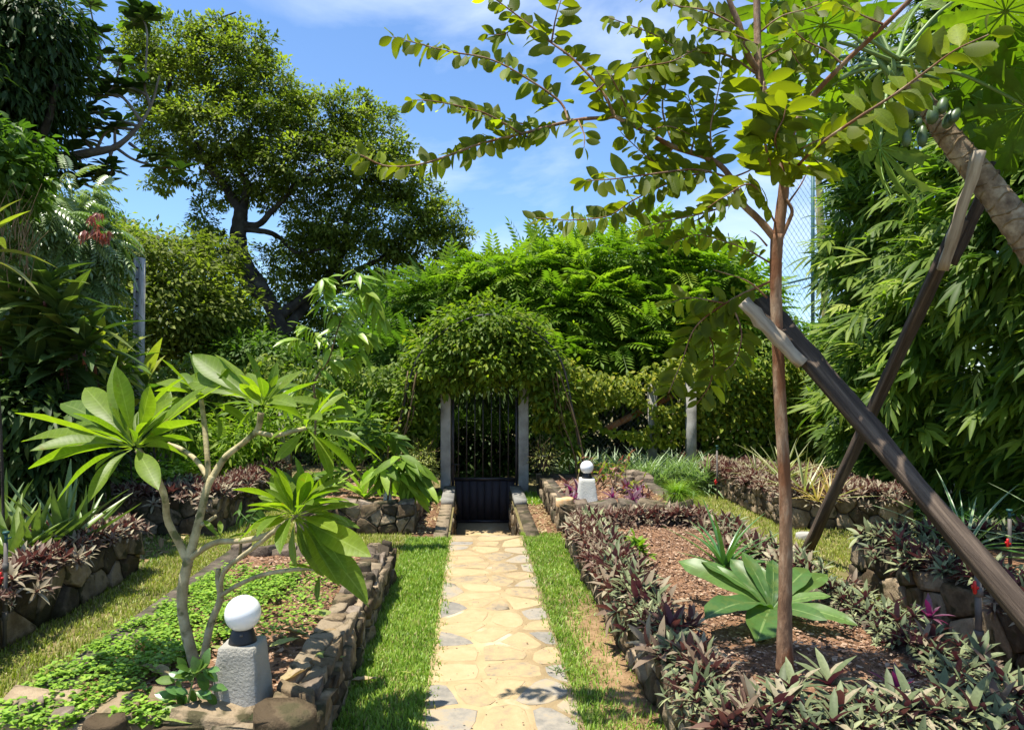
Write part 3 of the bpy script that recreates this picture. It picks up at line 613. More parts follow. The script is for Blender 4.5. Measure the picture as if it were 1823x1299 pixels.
# ------------------------------------------------------------ purple rosette borders
LR = leaf(1, .23, 4, 'strap', .4, .3)
ROS = [rosette(13, LR, (-5, 78), (.55, 1.1)) for _ in range(5)]
def rosettes(name, lines, n, size, mat, kind='stuff', label=None):
    """lines: (u0,v0,u1,v1,z,halfwidth,(out_u,out_v)) ; plants spill over on the out side"""
    Bs = []; Ls = A([math.hypot(l[2] - l[0], l[3] - l[1]) for l in lines]); Ls = Ls / Ls.sum()
    for l, sh in zip(lines, Ls):
        m = int(n * sh); t = rng.random(m); s = rng.normal(0, .55, m).clip(-1.2, 1.2); o = A(l[6])
        u = l[0] + (l[2] - l[0]) * t + s * l[5] * abs(o[0]) * 1; v = l[1] + (l[3] - l[1]) * t + s * l[5] * abs(o[1]) * 1
        side = s * np.sign(o[0] + o[1]); over = np.maximum(side - .6, 0)
        P = np.stack([u + K * v, v, l[4] + U(0, .05, m) - over * U(.02, .2, m)], -1)
        Z = nrm(np.stack([o[0] * over * 1.3 + rng.normal(0, .25, m), o[1] * over * 1.3 + rng.normal(0, .25, m), np.ones(m)], -1))
        X = nrm(np.cross(nrm(rng.normal(0, 1, (m, 3))), Z)); R = np.stack([X, np.cross(Z, X), Z], -1); k = rng.integers(0, 5, m)
        for q in range(5):
            w_ = k == q
            if w_.any(): Bs.append(bake(ROS[q], P[w_], R[w_], size * U(.5, 1.45, w_.sum()), U(.1, .9, w_.sum())))
    b = cat(Bs); o = mk(name, b[0], b[1], mat, tint=b[3], uv=b[2], kind=kind)
    if label: tag(o, label)
    return o
# far beds: uncountable mats
rosettes('rosette_cover', [(3.45, 7.7, 4.7, 7.7, .36, .16, (0, -1)), (3.5, 7.6, 3.5, 11.3, .36, .18, (-1, 0))], 1300, .08, M['rhoeo_red'])
rosettes('rosette_cover', [(3.6, 8.0, 4.6, 8.0, .36, .35, (0, -1)), (3.9, 8.6, 4.0, 11, .34, .3, (-1, 0)), (4.62, 7.7, 4.62, 10, .34, .14, (1, 0))], 850, .075, M['rhoeo_red'])
rosettes('rosette_cover', [(-2.87, 3.0, -2.87, 5.9, .38, .16, (1, 0)), (-4.6, 5.82, -2.85, 5.82, .36, .15, (0, -1))], 900, .085, M['rhoeo_red'])
rosettes('rosette_cover', [(-3.3, 3.0, -3.2, 5.7, .35, .3, (1, 0))], 420, .08, M['rhoeo'])
rosettes('rosette_cover', [(-6.0, 7.4, -2.7, 7.4, .40, .2, (0, -1)), (-2.75, 7.4, -2.75, 10, .4, .16, (1, 0))], 1200, .085, M['rhoeo_red'])
rosettes('rosette_cover', [(-6, 7.9, -3, 7.9, .4, .3, (0, -1))], 260, .12, M['rhoeo'])
rosettes('rosette_cover', [(3.08, 2.8, 3.08, 5.5, .39, .14, (-1, 0)), (3.1, 5.45, 4.8, 5.45, .4, .16, (0, -1))], 420, .11, M['rhoeo'])
rosettes('rosette_cover', [(3.05, 2.8, 3.05, 4.7, .36, .1, (-1, 0))], 200, .08, M['rhoeo_red'])
# near right bed: left edge mixed mat, far edge, then single plants in the rows that show largest
rosettes('rosette_cover', [(.98, 4.7, .98, 6.6, .31, .12, (-1, 0))], 460, .078, M['rhoeo_red'])
rosettes('rosette_cover', [(1.0, 6.55, 2.15, 6.55, .31, .11, (0, -1))], 230, .09, M['rhoeo_red'])
rosettes('rosette_cover', [(1.05, 5.0, 1.05, 6.5, .3, .1, (-1, 0)), (.98, 4.0, .98, 4.9, .31, .09, (-1, 0))], 110, .12, M['rhoeo'])
def ordn(k):
    k += 1; return '%d%s' % (k, 'th' if 10 <= k % 100 <= 20 else {1: 'st', 2: 'nd', 3: 'rd'}.get(k % 10, 'th'))
def rosette_plants(lines, n, size, matn, group, label, leafparts=0):
    mes = []
    for q in range(4):
        b = ROS[q]; mes.append(meshdata('rosette_plant', b[0], b[1], M[matn[q % len(matn)]], b[3], b[2]))
    lms = [meshdata('leaf', LR[0], LR[1], M[matn[q % len(matn)]], np.full(len(LR[1]), .2 + .2 * q), LR[2]) for q in range(4)]
    k = 0
    for l in lines:
        m = int(n * math.hypot(l[2] - l[0], l[3] - l[1]) / sum(math.hypot(a[2] - a[0], a[3] - a[1]) for a in lines))
        for i in range(m):
            t = (i + U(0, 1)) / m; s = rng.normal(0, .6); o = A(l[6]); u = l[0] + (l[2] - l[0]) * t + s * l[5] * abs(o[0]); v = l[1] + (l[3] - l[1]) * t + s * l[5] * abs(o[1])
            over = max(s * np.sign(o[0] + o[1]) - .5, 0); P = G(u, v, l[4] + U(0, .04) - over * U(.05, .22))
            Z = Vector((o[0] * over + rng.normal(0, .2), o[1] * over + rng.normal(0, .2), 1)); q = Z.to_track_quat('Z', 'Y'); sc = size * U(.6, 1.45)
            spin = Matrix.Rotation(U(0, 6.28), 4, 'Z')
            if k < leafparts:
                r = empty('rosette_plant', P, label % ordn(k), 'plant', group); nl = 11
                for j in range(nl):
                    az = j * 2.4 + U(-.2, .2); el = math.radians(8 + 70 * j / nl); D = q @ Vector((math.cos(az) * math.cos(el), math.sin(az) * math.cos(el), math.sin(el)))
                    Rm = frames(A([tuple(D)]))[0]; place('leaf', lms[rng.integers(4)], r, P, Rm, sc * U(.75, 1.15))
            else:
                ob = bpy.data.objects.new('rosette_plant', mes[rng.integers(4)]); COL.objects.link(ob); ob.matrix_world = Matrix.Translation(P) @ q.to_matrix().to_4x4() @ spin @ Matrix.Scale(sc, 4)
                tag(ob, label % ordn(k), 'plant', group)
            k += 1
rosette_plants([(1.1, 2.66, 2.25, 2.66, .33, .17, (0, -1))], 54, .108, ['rhoeo', 'rhoeo', 'rhoeo', 'rhoeo_red'], 'rosette plants along the front edge', '%s grey-green rosette from the left in the front row of the near right bed', 26)
rosettes('rosette_cover', [(1.0, 2.62, 2.25, 2.62, .30, .12, (0, -1)), (.95, 2.6, .95, 4.4, .30, .09, (-1, 0)), (2.16, 2.6, 2.16, 6.4, .29, .12, (-1, 0))], 520, .078, M['rhoeo'])
rosettes('rosette_cover', [(1.0, 2.6, .98, 4.9, .29, .12, (-1, 0)), (2.16, 4.6, 2.16, 6.4, .29, .12, (-1, 0))], 150, .12, M['rhoeo_red'])
rosette_plants([(.98, 2.8, .98, 4.6, .33, .08, (-1, 0))], 26, .1, ['rhoeo', 'rhoeo', 'rhoeo_red', 'rhoeo'], 'rosette plants on the path side edge', '%s rosette from the near end on the path side wall of the right bed', 0)
rosette_plants([(2.18, 2.7, 2.18, 6.4, .33, .10, (-1, 0))], 60, .1, ['rhoeo', 'rhoeo', 'rhoeo', 'rhoeo_red'], 'rosette plants along the far long edge', '%s dusty green rosette from the near end, on the bed edge under the leaning prop', 0)
rosette_plants([(1.12, 7.6, 1.12, 8.6, .3, .06, (-1, 0)), (1.5, 7.65, 2.1, 7.65, .28, .05, (0, -1)), (1.95, 7.8, 1.7, 8.8, .29, .06, (1, 0))], 20, .14, ['rhoeo_purple', 'rhoeo_purple', 'rhoeo_purple', 'rhoeo_red'], 'purple rosettes around the small globe lamp', '%s purple rosette going clockwise round the bed of the small globe lamp', 0)
for i, (px, py, lab) in enumerate(((1655, 1100, 'single upright magenta rosette in mulch left of the dusty green row'), (1020, 890, 'dark purple rosette at the foot of the small lamp pedestal'), (1600, 1235, 'magenta tipped rosette rising from the front row near bottom right'))):
    z = .3; c = WP(px, py, (EYE - z) * F / (py - 675)); b = ROS[i]
    m_ = meshdata('rosette_plant', b[0], b[1], M['rhoeo_purple'], b[3], b[2]); ob = bpy.data.objects.new('rosette_plant', m_); COL.objects.link(ob); ob.location = c; ob.scale = (.13,) * 3; tag(ob, lab, 'plant')

# ------------------------------------------------------------ plants made of separate leaves
def leaves_on(parent, meshes, P, D, S, up=(0, 0, 1), roll=None, name='leaf'):
    R = frames(np.asarray(D, float), up, roll)
    for i in range(len(P)): place(name, meshes[rng.integers(len(meshes))], parent, P[i], R[i], float(S[i]))
def leafmesh(mat, cnt=4, **k):
    out = []
    for _ in range(cnt):
        b = leaf(**k); out.append(meshdata('leaf', b[0], b[1], M[mat], np.full(len(b[1]), U(.2, .8)), b[2], smooth=True))
    return out
def strap_plant(name, c, label, mats, n, Ls, wd, elev, bend, cat_='plant', group=None, shape='blade', fold=.5):
    r = empty(name, c, label, cat_, group); ms = []
    for mt in mats:
        for bd in bend: ms += leafmesh(mt, 1, Ln=1, Wd=wd, n=8, shape=shape, fold=fold, bend=bd)
    az = np.arange(n) * 2.4 + U(-.3, .3, n); el = np.radians(np.linspace(elev[0], elev[1], n) + U(-8, 8, n))
    D = np.stack([np.cos(az) * np.cos(el), np.sin(az) * np.cos(el), np.sin(el)], -1)
    leaves_on(r, ms, A(c) + D * .02 * A((1, 1, 0)), D, U(Ls[0], Ls[1], n)); return r
def at(px, py, z): return WP(px, py, (EYE - z) * F / (py - 675))
# aloe
for i, (px, py, n, Ls, lab) in enumerate(((112, 975, 16, (.32, .62), 'largest aloe clump with tall serrated leaves at right end of the left bed'), (60, 985, 14, (.3, .5), 'aloe between the tallest clump and the left picture edge'),
        (20, 1000, 13, (.3, .46), 'aloe clump nearest the left picture edge behind the grey pipe'), (5, 950, 12, (.3, .5), 'rear aloe clump cut by the left picture edge'), (150, 955, 8, (.3, .42), 'smaller aloe behind the tallest clump'))):
    strap_plant('aloe', at(px, py, .36), lab, ['aloe'], n + 3, (Ls[0] * 1.1, Ls[1] * 1.1), .17, (30, 84), (-.15, .05, .25), 'aloe', 'aloe plants in the left bed', fold=.7)
# pineapple-like rosettes
for px, py, n, Ls, m_, lab in ((1392, 855, 34, (.45, .72), ['brom'], 'tallest spiky striped rosette left of the slim trunk on the far bed'), (1432, 880, 22, (.35, .6), ['brom', 'brom'], 'green striped rosette just behind the slim trunk'),
        (1478, 888, 20, (.3, .5), ['bromy', 'brom'], 'golden spiky rosette right of the slim trunk'), (1455, 892, 14, (.25, .4), ['bromy'], 'small golden rosette touching the slim trunk'), (1345, 845, 16, (.3, .5), ['brom'], 'spiky rosette at the left end of the far bed')):
    strap_plant('spiky_rosette', at(px, py, .36), lab, m_, n, Ls, .065, (15, 82), (.05, .25, .4), 'plant', 'spiky striped rosettes on the far right bed')
# dark green strap plants
strap_plant('strap_leaf_plant', at(1290, 1010, .28), 'dark green arching strap-leaved plant behind the broad fern', ['strapg'], 30, (.3, .52), .09, (15, 78), (.3, .5, .2))
strap_plant('strap_leaf_plant', G(3.95, 4.3, .33), 'large arching striped strap plant at the right edge of the photograph', ['spider', 'strapg'], 46, (.6, 1.05), .06, (15, 75), (.35, .5, .2))
strap_plant('strap_leaf_plant', G(3.6, 5.2, .33), 'strap-leaved plant half hidden behind the long prop', ['spider', 'strapg'], 26, (.4, .75), .06, (15, 75), (.35, .5, .2))
# small croton
r = empty('croton', at(1142, 1000, .28), 'small yellow-green bushy plant in left corner of the near right bed', 'plant')
ms = leafmesh('lime', 3, Ln=1, Wd=.3, n=4, shape='obov', fold=.3, bend=.1) + leafmesh('bright', 3, Ln=1, Wd=.3, n=4, shape='obov', fold=.3, bend=.2)
c = A(r.location)
for px, py, n in ((1130, 955, 30), (1150, 985, 22), (1140, 968, 20)):
    top = WP(px, py, c[1]); n_ = n; h = rng.random(n_)
    v, f = tube(spline([c, (c + top) / 2 + A((0, .02, 0)), top], 4), (.008, .004), 6); mk('stem', v, f, M['gstem'], r)
    D = nrm(rng.normal(0, 1, (n_, 3)) + A((0, 0, .6))); leaves_on(r, ms, c + (top - c) * (.45 + .55 * h)[:, None], D, U(.07, .11, n_))
# broad fern
fern_c = at(1374, 1085, .30); fr = empty('birds_nest_fern', fern_c, 'broad glossy bird-nest fern with wavy leaves behind the slim trunk', 'fern')
for k, (px, py, tz, wd, bd) in enumerate(((1215, 1012, .46, .22, .12), (1262, 1000, .40, .2, .1), (1282, 1085, .02, .3, .3), (1372, 1130, -.12, .34, .35), (1485, 1112, .0, .22, .35), (1478, 1030, .3, .2, .1), (1440, 1015, .3, .28, .1),
        (1385, 1000, .38, .24, .05), (1330, 985, .5, .22, .05), (1300, 1000, .35, .25, .1), (1425, 1110, -.05, .2, .3), (1355, 1010, .45, .2, .0), (1410, 1035, .3, .22, .1), (1465, 1060, .15, .25, .2))):
    dy = -.42 if py > 1120 else (-.33 if py > 1080 else (-.1 if py > 1040 else .2))
    tip = WP(px, py, fern_c[1] + dy); D = tip - fern_c; Ln = np.linalg.norm(D); D[2] += (bd + .2) * Ln * .98
    b = leaf(1, wd * 1.12, 16, 'nest', .2, bd + .2, wave=.045, cross=2); me = meshdata('leaf', b[0], b[1], M['nest'], np.full(len(b[1]), U(.2, .8)), b[2], smooth=True)
    place('leaf', me, fr, fern_c, frames(A([D]), nrm(A((rng.normal(0, .25), -.35, 1))))[0], Ln * 1.1)
# light fern in the bed left of the steps
strap_plant('light_fern', at(648, 885, .29), 'yellow-green upright fern in the bed left of the sunken steps', ['lime'], 14, (.22, .42), .26, (25, 85), (.1, .3), 'fern', shape='nest', fold=.2)
strap_plant('light_fern', at(400, 830, .4), 'bright feathery fern high on the shaded left bed', ['lime', 'bright'], 30, (.4, .75), .13, (20, 85), (.2, .5), 'fern', shape='lance')
strap_plant('light_fern', at(590, 870, .3), 'pale yellow strap fern left of the upright one', ['lime'], 14, (.25, .5), .1, (10, 60), (.2, .5), 'fern', shape='strap')
# drooping saplings: stem polyline + hanging leaves
def sapling(label, stem, Y, twigs, mats, n_per, size, r0=.012, wd=.32, hang=.9, name='sapling', shape='lance'):
    base = WP(*stem[0], Y); root = empty(name, base, label, 'sapling')
    P = spline([WP(*s, Y) for s in stem], 5); v, f = tube(P, (r0, r0 * .4), 7); mk('stem', v, f, M['gstem'] if name == 'seedling' else M['twig'], root, smooth=True)
    ms = []
    for m_ in mats: ms += leafmesh(m_, 2, Ln=1, Wd=wd, n=5, shape=shape, fold=.25, bend=.25)
    for tw in twigs:
        Q = spline([WP(p[0], p[1], Y + (p[2] if len(p) > 2 else 0)) for p in tw], 5); v, f = tube(Q, (r0 * .45, r0 * .2), 5); mk('twig', v, f, M['gstem'], root, smooth=True)
        n = max(2, int(n_per * len(tw) / 2)); t = (np.arange(n) + .5) / n * (len(Q) - 1); i = np.minimum(t.astype(int), len(Q) - 2); p = Q[i] + (Q[i + 1] - Q[i]) * (t - i)[:, None]
        T = nrm(Q[i + 1] - Q[i]); s = np.where(np.arange(n) % 2, 1, -1)[:, None]; side = nrm(np.cross(T, A((0, .8, .5)))) * s
        D = nrm(side * .7 + T * .5 + rng.normal(0, .2, (n, 3)) + A((0, 0, -hang))); leaves_on(root, ms, p, D, size * U(.7, 1.2, n), up=(0, -.6, .8))
    return root
sapling('tall slender sapling with drooping pale green leaves left of the arch', [(560, 800), (562, 730), (560, 680), (585, 640), (600, 590), (612, 560)], 6.6,
        [[(600, 590), (612, 550), (640, 500), (628, 478)], [(605, 575), (580, 540), (575, 510)], [(612, 560), (650, 520), (672, 540)], [(590, 620), (560, 590), (530, 575)], [(570, 660), (540, 610), (520, 600)], [(600, 600), (640, 590), (660, 600)],
         [(585, 640), (620, 640), (645, 620)], [(562, 700), (530, 690), (505, 720)], [(560, 690), (600, 700), (610, 720)], [(640, 500), (660, 520), (680, 570)], [(580, 540), (572, 500), (585, 495)]], ['bright', 'lime'], 15, .2, wd=.26)
sapling('short sapling with bright drooping ribbed leaves beside the sunken steps', [(690, 890), (695, 860), (700, 830), (720, 812)], 7.5,
        [[(700, 830), (730, 815), (755, 850)], [(705, 825), (715, 810), (745, 835)], [(700, 840), (735, 845), (765, 865)], [(698, 850), (680, 830), (670, 840)], [(700, 835), (720, 850), (735, 875)]], ['bright', 'lime'], 11, .3, wd=.3)
sapling('leafy green shrub behind the upright fern, left of the steps', [(640, 860), (645, 830), (655, 790)], 8.2,
        [[(650, 820), (620, 800), (590, 790)], [(655, 790), (690, 770), (710, 790)], [(655, 800), (640, 760), (610, 750)], [(650, 830), (690, 830), (720, 840)], [(648, 840), (600, 840), (570, 850)], [(655, 790), (660, 750), (650, 730)]], ['mid', 'bright'], 16, .2, hang=.3, name='shrub')
sapling('thin young sapling standing in pebbly soil behind the near ground cover', [(427, 988), (430, 960), (440, 940), (445, 930)], 4.9, [[(445, 930), (450, 915), (460, 905)], [(445, 930), (430, 915), (425, 905)]], ['mid'], 5, .1, r0=.012)
sapling('small seedling with glossy leaves at the foot of the near lamp', [(335, 1250), (340, 1225), (345, 1205)], 2.85,
        [[(345, 1205), (365, 1190), (375, 1195)], [(342, 1215), (325, 1205), (310, 1215)], [(340, 1225), (360, 1235), (375, 1225)], [(338, 1235), (320, 1235), (310, 1245)], [(345, 1205), (340, 1195), (330, 1190)]], ['mid', 'strapg'], 5, .07, r0=.005, wd=.5, hang=.0, name='seedling', shape='ell')

# ------------------------------------------------------------ flowering sapling with whorls of long leaves (lower left)
PY = 3.32
pl = empty('plumeria', WP(350, 1190, PY), 'young plumeria with bare forked stems and whorls of long leaves', 'small tree')
def limb(parent, pts, r, mat, name='branch', rough=.03, sides=9, n=6):
    P = spline([WP(p[0], p[1], p[2]) for p in pts], n); v, f = tube(P, r, sides, rough=rough); mk(name, v, f, mat, parent, smooth=True); return P
y = PY
limb(pl, [(352, 1195, y), (338, 1150, y), (325, 1090, y), (326, 1040, y), (336, 992, y)], (0.0281, 0.0234, 0.0242), M['plbark'], 'trunk')
limb(pl, [(334, 1000, y), (318, 965, y), (298, 925, y - .02), (293, 885, y - .05), (275, 840, y - .1), (245, 800, y - .15)], (0.0187, 0.0156, 0.0140), M['plbark'])
limb(pl, [(334, 1000, y), (348, 950, y + .02), (358, 910, y + .05), (368, 870, y + .08), (378, 848, y + .1)], (0.0218, 0.0187, 0.0172), M['plbark'])
limb(pl, [(374, 856, y + .1), (400, 815, y + .12), (430, 790, y + .12), (458, 765, y + .1), (465, 735, y + .08)], (0.0172, 0.0140, 0.0156), M['plbark'])
limb(pl, [(372, 862, y + .1), (368, 800, y + .15), (362, 740, y + .2), (358, 710, y + .2)], (0.0140, 0.0109), M['plbark'])
limb(pl, [(374, 856, y + .1), (350, 820, y + .2), (325, 800, y + .3), (300, 790, y + .35)], (0.0125, 0.0101), M['plbark'])
limb(pl, [(455, 768, y + .1), (490, 775, y + .05), (520, 768, y), (545, 762, y)], (0.0117, 0.0101), M['plbark'])
limb(pl, [(338, 994, y), (360, 978, y - .02), (388, 964, y - .05), (430, 962, y - .1), (480, 950, y - .15), (522, 920, y - .2)], (0.0148, 0.0125, 0.0133), M['plbark'])
limb(pl, [(362, 1170, y), (375, 1110, y), (392, 1065, y), (388, 1030, y), (389, 1012, y)], (0.0187, 0.0156, 0.0117), M['plbark'])
limb(pl, [(390, 1055, y), (400, 1015, y - .05), (430, 990, y - .1), (470, 960, y - .15), (500, 935, y - .2)], (0.0109, 0.0101), M['plbark'])
limb(pl, [(391, 1062, y), (420, 1043, y - .05), (470, 1022, y - .1), (540, 1012, y - .15), (570, 1015, y - .18)], (0.0101, 0.0086), M['plbark'])
limb(pl, [(357, 935, y + .02), (370, 928, y + .05), (385, 918, y + .05)], (0.0101, 0.0086), M['plbark'])
PLM = []
for bd in (.05, .2, .35): PLM += leafmesh('plum', 2, Ln=1, Wd=.228, n=10, shape='obov', fold=.35, bend=bd, wave=.02, petiole=.12, cross=1)
nleaf = 0
def pleaf(c, tips, Y, dz=0):
    C_ = WP(c[0], c[1], Y); tips = list(tips); k0 = len(tips)
    for q in range(int(k0 * .9)):
        az = q * 2.4 + U(0, 1); el = U(.15, 1.2); l_ = U(.15, .31) * (1 if k0 > 6 else .5); D = A((math.cos(az) * math.cos(el), math.sin(az) * math.cos(el), math.sin(el))); place('leaf', PLM[rng.integers(6)], pl, C_ + D * .01, frames(A([D]), nrm(A((U(-.6, .6), U(-.6, .6), .8))))[0], l_)
    for tp in tips:
        T_ = WP(tp[0], tp[1], Y + (tp[2] if len(tp) > 2 else U(-.25, .2))); D = T_ - C_; Ln = np.linalg.norm(D) * .95
        me = PLM[rng.integers(6)]
        place('leaf', me, pl, C_ + D / Ln * .015, frames(A([D + A((0, 0, .12 * Ln))]), A((U(-.7, .7), U(-.7, .75), .8)))[0], Ln)
pleaf((240, 795), [(18, 745, -.1), (20, 768, .1), (48, 805, -.2), (68, 862, -.35), (118, 665, .1), (140, 645, .0), (205, 650, -.05), (60, 775, -.25), (90, 700, .2), (150, 868, -.3), (272, 862, -.3), (375, 690, .05), (400, 690, .2),
                   (365, 735, -.15), (352, 805, -.2), (280, 655, .2), (310, 700, .3), (180, 720, .3), (275, 690, -.2), (330, 770, .2), (160, 830, .1), (110, 740, .3)], y - .15)
pleaf((468, 722), [(285, 655, .1), (330, 640, .2), (380, 635, .25), (455, 625, .1), (440, 655, -.1), (500, 650, 0), (570, 685, -.1), (585, 705, .1), (560, 745, -.2), (400, 700, -.2), (420, 770, -.2), (380, 680, .3), (520, 640, .2), (500, 700, -.3), (430, 690, .3), (540, 660, .3)], y + .08)
pleaf((545, 762), [(640, 745, .1), (625, 770, .0), (620, 700, .2), (650, 870, -.3), (600, 830, -.2), (690, 790, .1), (560, 720, .2), (500, 820, -.2), (640, 790, -.1), (590, 725, .1)], y)
pleaf((358, 712), [(270, 670, .2), (310, 650, .1), (420, 680, .1), (400, 650, .3), (340, 630, .2), (440, 740, .2), (290, 720, .3), (420, 770, .3)], y + .2)
pleaf((525, 918), [(405, 940, -.25), (440, 850, .1), (470, 840, .15), (500, 815, .2), (530, 840, .2), (560, 840, .1), (600, 845, .2), (625, 860, .2), (625, 905, -.1), (640, 935, .0), (655, 1010, -.3), (620, 985, -.25), (655, 1070, -.2), (585, 960, .1), (450, 950, -.25), (545, 1000, -.1), (540, 855, .3), (485, 870, -.15), (600, 880, -.2), (570, 1030, -.1)], y - .2)
pleaf((528, 915), [(470, 880, -.1), (500, 850, .2), (555, 810, .1), (590, 850, -.1), (590, 910, .1), (640, 905, .1), (600, 960, -.3), (575, 900, .3), (645, 975, .1), (480, 960, -.3), (510, 1010, -.2), (600, 1050, -.2)], y - .2)
pleaf((572, 1015), [(655, 1085, -.1), (640, 1030, .1), (620, 1000, .1), (560, 1060, -.1), (540, 1045, 0), (600, 985, .2)], y - .18)
pleaf((392, 963), [(365, 925, 0), (392, 930, 0.1), (440, 945, 0), (380, 940, .1)], y)

# ------------------------------------------------------------ lamps
def lamp(c, h, wb, wt, label, pm, rot, gr=.072):
    r = empty('garden_lamp', c, label, 'lamp', 'globe lamps on tapered plastered pedestals'); R = A(Matrix.Rotation(rot, 3, 'Z'))
    n = 10; V = []; hh = np.linspace(0, h, n)
    for z in list(hh) + [h + .004]:
        s = wb / 2 + (wt / 2 - wb / 2) * min(z / h, 1) - (.006 if z > h else 0); q = []
        for a, b in (((-1, -1), (1, -1)), ((1, -1), (1, 1)), ((1, 1), (-1, 1)), ((-1, 1), (-1, -1))):
            for t in np.linspace(0.04, .96, 6): q.append((s * (a[0] + (b[0] - a[0]) * t) + rng.normal(0, .0012), s * (a[1] + (b[1] - a[1]) * t) + rng.normal(0, .0012), z))
        V += q
    V = A(V) @ R.T + A(c); k = 24; i = np.arange(n)[:, None] * k; j = np.arange(k)[None]; j2 = (j + 1) % k
    Fq = np.stack([i + j, i + j2, i + k + j2, i + k + j], -1).reshape(-1, 4); top = A([np.arange(k) + n * k])
    mk('pedestal', V, [Fq, top], pm, r)
    v, f = lathe([(0, h), (gr * .78, h + .003), (gr * .76, h + .012), (gr * .58, h + .055), (gr * .52, h + .062), (0, h + .062)], 28, c); mk('collar', v, f, M['black'], r, smooth=True)
    th = np.linspace(-.93 * math.pi / 2, math.pi / 2, 22); v, f = lathe([(gr * math.cos(t) + 1e-5, h + .054 + gr * .93 + gr * math.sin(t)) for t in th], 40, c); mk('globe', v, f, M['globe'], r, smooth=True)
    v, f = lathe([(gr * .5, h + .056), (gr * .56, h + .06), (gr * .56, h + .066), (gr * .5, h + .07)], 28, c); mk('retaining_ring', v, f, M['pipe'], r, smooth=True)
    v, f = box(A(c) + A((.012, -gr * .66, h + .045)), (.012, .006, .008)); mk('screw', v, f, M['pipe'], r)
    v, f = box(A(c) + A((0, 0, -.012)), (wb * 1.12, wb * 1.1, .03)); mk('base_slab', v, f, pm, r)
    return r
lamp(WP(431, 1272, 2.98), .30, .212, .15, 'large white globe lamp on rough grey tapered pedestal at lower left', M['plaster'], .0, .073)
lamp(WP(1045, 898, 7.75), .285, .235, .165, 'small distant white globe lamp on white pedestal right of the steps', M['plasterw'], -.05, .073)
v, f = tube(spline([WP(690, 893, 7.6), WP(690, 880, 7.6), WP(694, 868, 7.6)], 3), (.05, .045, .012), 8); tag(mk('marker_stone', v, f, M['plasterw']), 'small pointed white stone marker under the drooping sapling leaves', 'stone')

# ------------------------------------------------------------ gate, posts, arch
GY = 10.12
def WX(px, Y): return (px - CX) / F * Y
for pc, lab in ((794, 'left concrete gate post under the vine arch'), (932, 'right concrete gate post under the vine arch')):
    x = WX(pc, GY); R = None; v, f = box((x, GY, .85), (.145, .14, 1.9)); o = mk('gate_post', v, f, M['conc']); tag(o, lab, 'post', 'concrete gate posts')
    bv = o.modifiers.new('bevel', 'BEVEL'); bv.width = .012; bv.segments = 2
gt = empty('gate', (WX(863, GY), GY + .02, -.44), 'black metal gate with vertical bars over a ribbed sheet panel', 'gate')
def zz(py, Y): return WP(900, py, Y)[2]
zr = zz(852, GY); xl, xr = WX(804, GY), WX(922, GY)
for px in (816.5, 831, 845.6, 860, 875, 890, 905): v, f = tube(A([(WX(px, GY), GY, zr), (WX(px, GY), GY, 1.75)]), .009, 6); mk('bar', v, f, M['iron'], gt)
for x in (xl + .02, xr - .02): v, f = box((x, GY, .66), (.04, .04, 2.2)); mk('frame_upright', v, f, M['iron'], gt)
for z in (zr, 1.72, -.42): v, f = box((WX(863, GY), GY + .001, z), (xr - xl - .082, .036, .035)); mk('rail', v, f, M['iron'], gt)
v, f = box((WX(863, GY), GY + .022, (zr - .44) / 2), (xr - xl - .085, .004, zr + .44 - .04)); mk('panel_sheet', v, f, M['sheet'], gt)
npn = 8; wpn = (xr - xl - .09) / npn
for i in range(npn): v, f = box((xl + .045 + wpn * (i + .5), GY + (.005 if i % 2 else .001), (zr - .44) / 2), (wpn * .94, .006, zr + .44 - .06)); mk('panel_strip', v, f, M['sheet'], gt)
v, f = join([box((WX(812, GY), GY - .035, zz(826, GY)), (.13, .012, .014)), box((WX(811, GY), GY - .04, zz(836, GY)), (.012, .012, .13))]); mk('latch', v, f, M['iron'], gt)
ar = empty('vine_arch', WP(870, 850, 9.6), 'leafy green vine arch trained over the garden gate', 'arch')
for dy in (.35, .65, .95):
    for k in range(1):
        P = spline([WP(700, 850, 9.3 + dy), WP(715, 740, 9.3 + dy), WP(755, 620, 9.3 + dy), WP(870, 560, 9.3 + dy), WP(985, 620, 9.3 + dy), WP(1022, 740, 9.3 + dy), WP(1042, 850, 9.3 + dy)], 8); v, f = tube(P, .014, 6); mk('hoop', v, f, M['iron'], ar, smooth=True)
for k in range(16):
    s = k % 2; x0 = (1000 + 60 * rng.random()) if s else (690 + 35 * rng.random()); x1 = x0 - 35 if s else x0 + 30; Y = U(9.5, 10.1)
    P = spline([WP(x0 + 6, 862, Y), WP(x0 + U(-12, 8), 800, Y), WP((x0 + x1) / 2 + U(-12, 12), 740, Y), WP(x1 + U(-10, 10), 660, Y)], 5); v, f = tube(P, U(.006, .014), 5, rough=.1); mk('vine_stem', v, f, M['twig'], ar, smooth=True)
LV = leaf(1, .55, 3, 'heart', .3, .2); LV2 = leaf(1, .42, 3, 'lance', .3, .2)
b = blob_leaves([(862, 585, 88, 48, 9.95, .5), (825, 615, 88, 50, 9.95, .5), (900, 615, 80, 55, 9.95, .5), (865, 655, 110, 36, 9.95, .55), (785, 655, 50, 42, 9.95, .5), (950, 655, 48, 45, 9.95, .5), (740, 700, 28, 50, 9.9, .35), (990, 715, 26, 48, 9.9, .35), (1012, 785, 16, 45, 9.9, .2), (718, 780, 28, 60, 9.9, .3)],
                13000, LV2, .105, sub=12, spread=.28, down=.35, shell=(.5, 1.14))
mk('foliage', b[0], b[1], M['vine'], ar, tint=b[3], uv=b[2], kind='stuff')
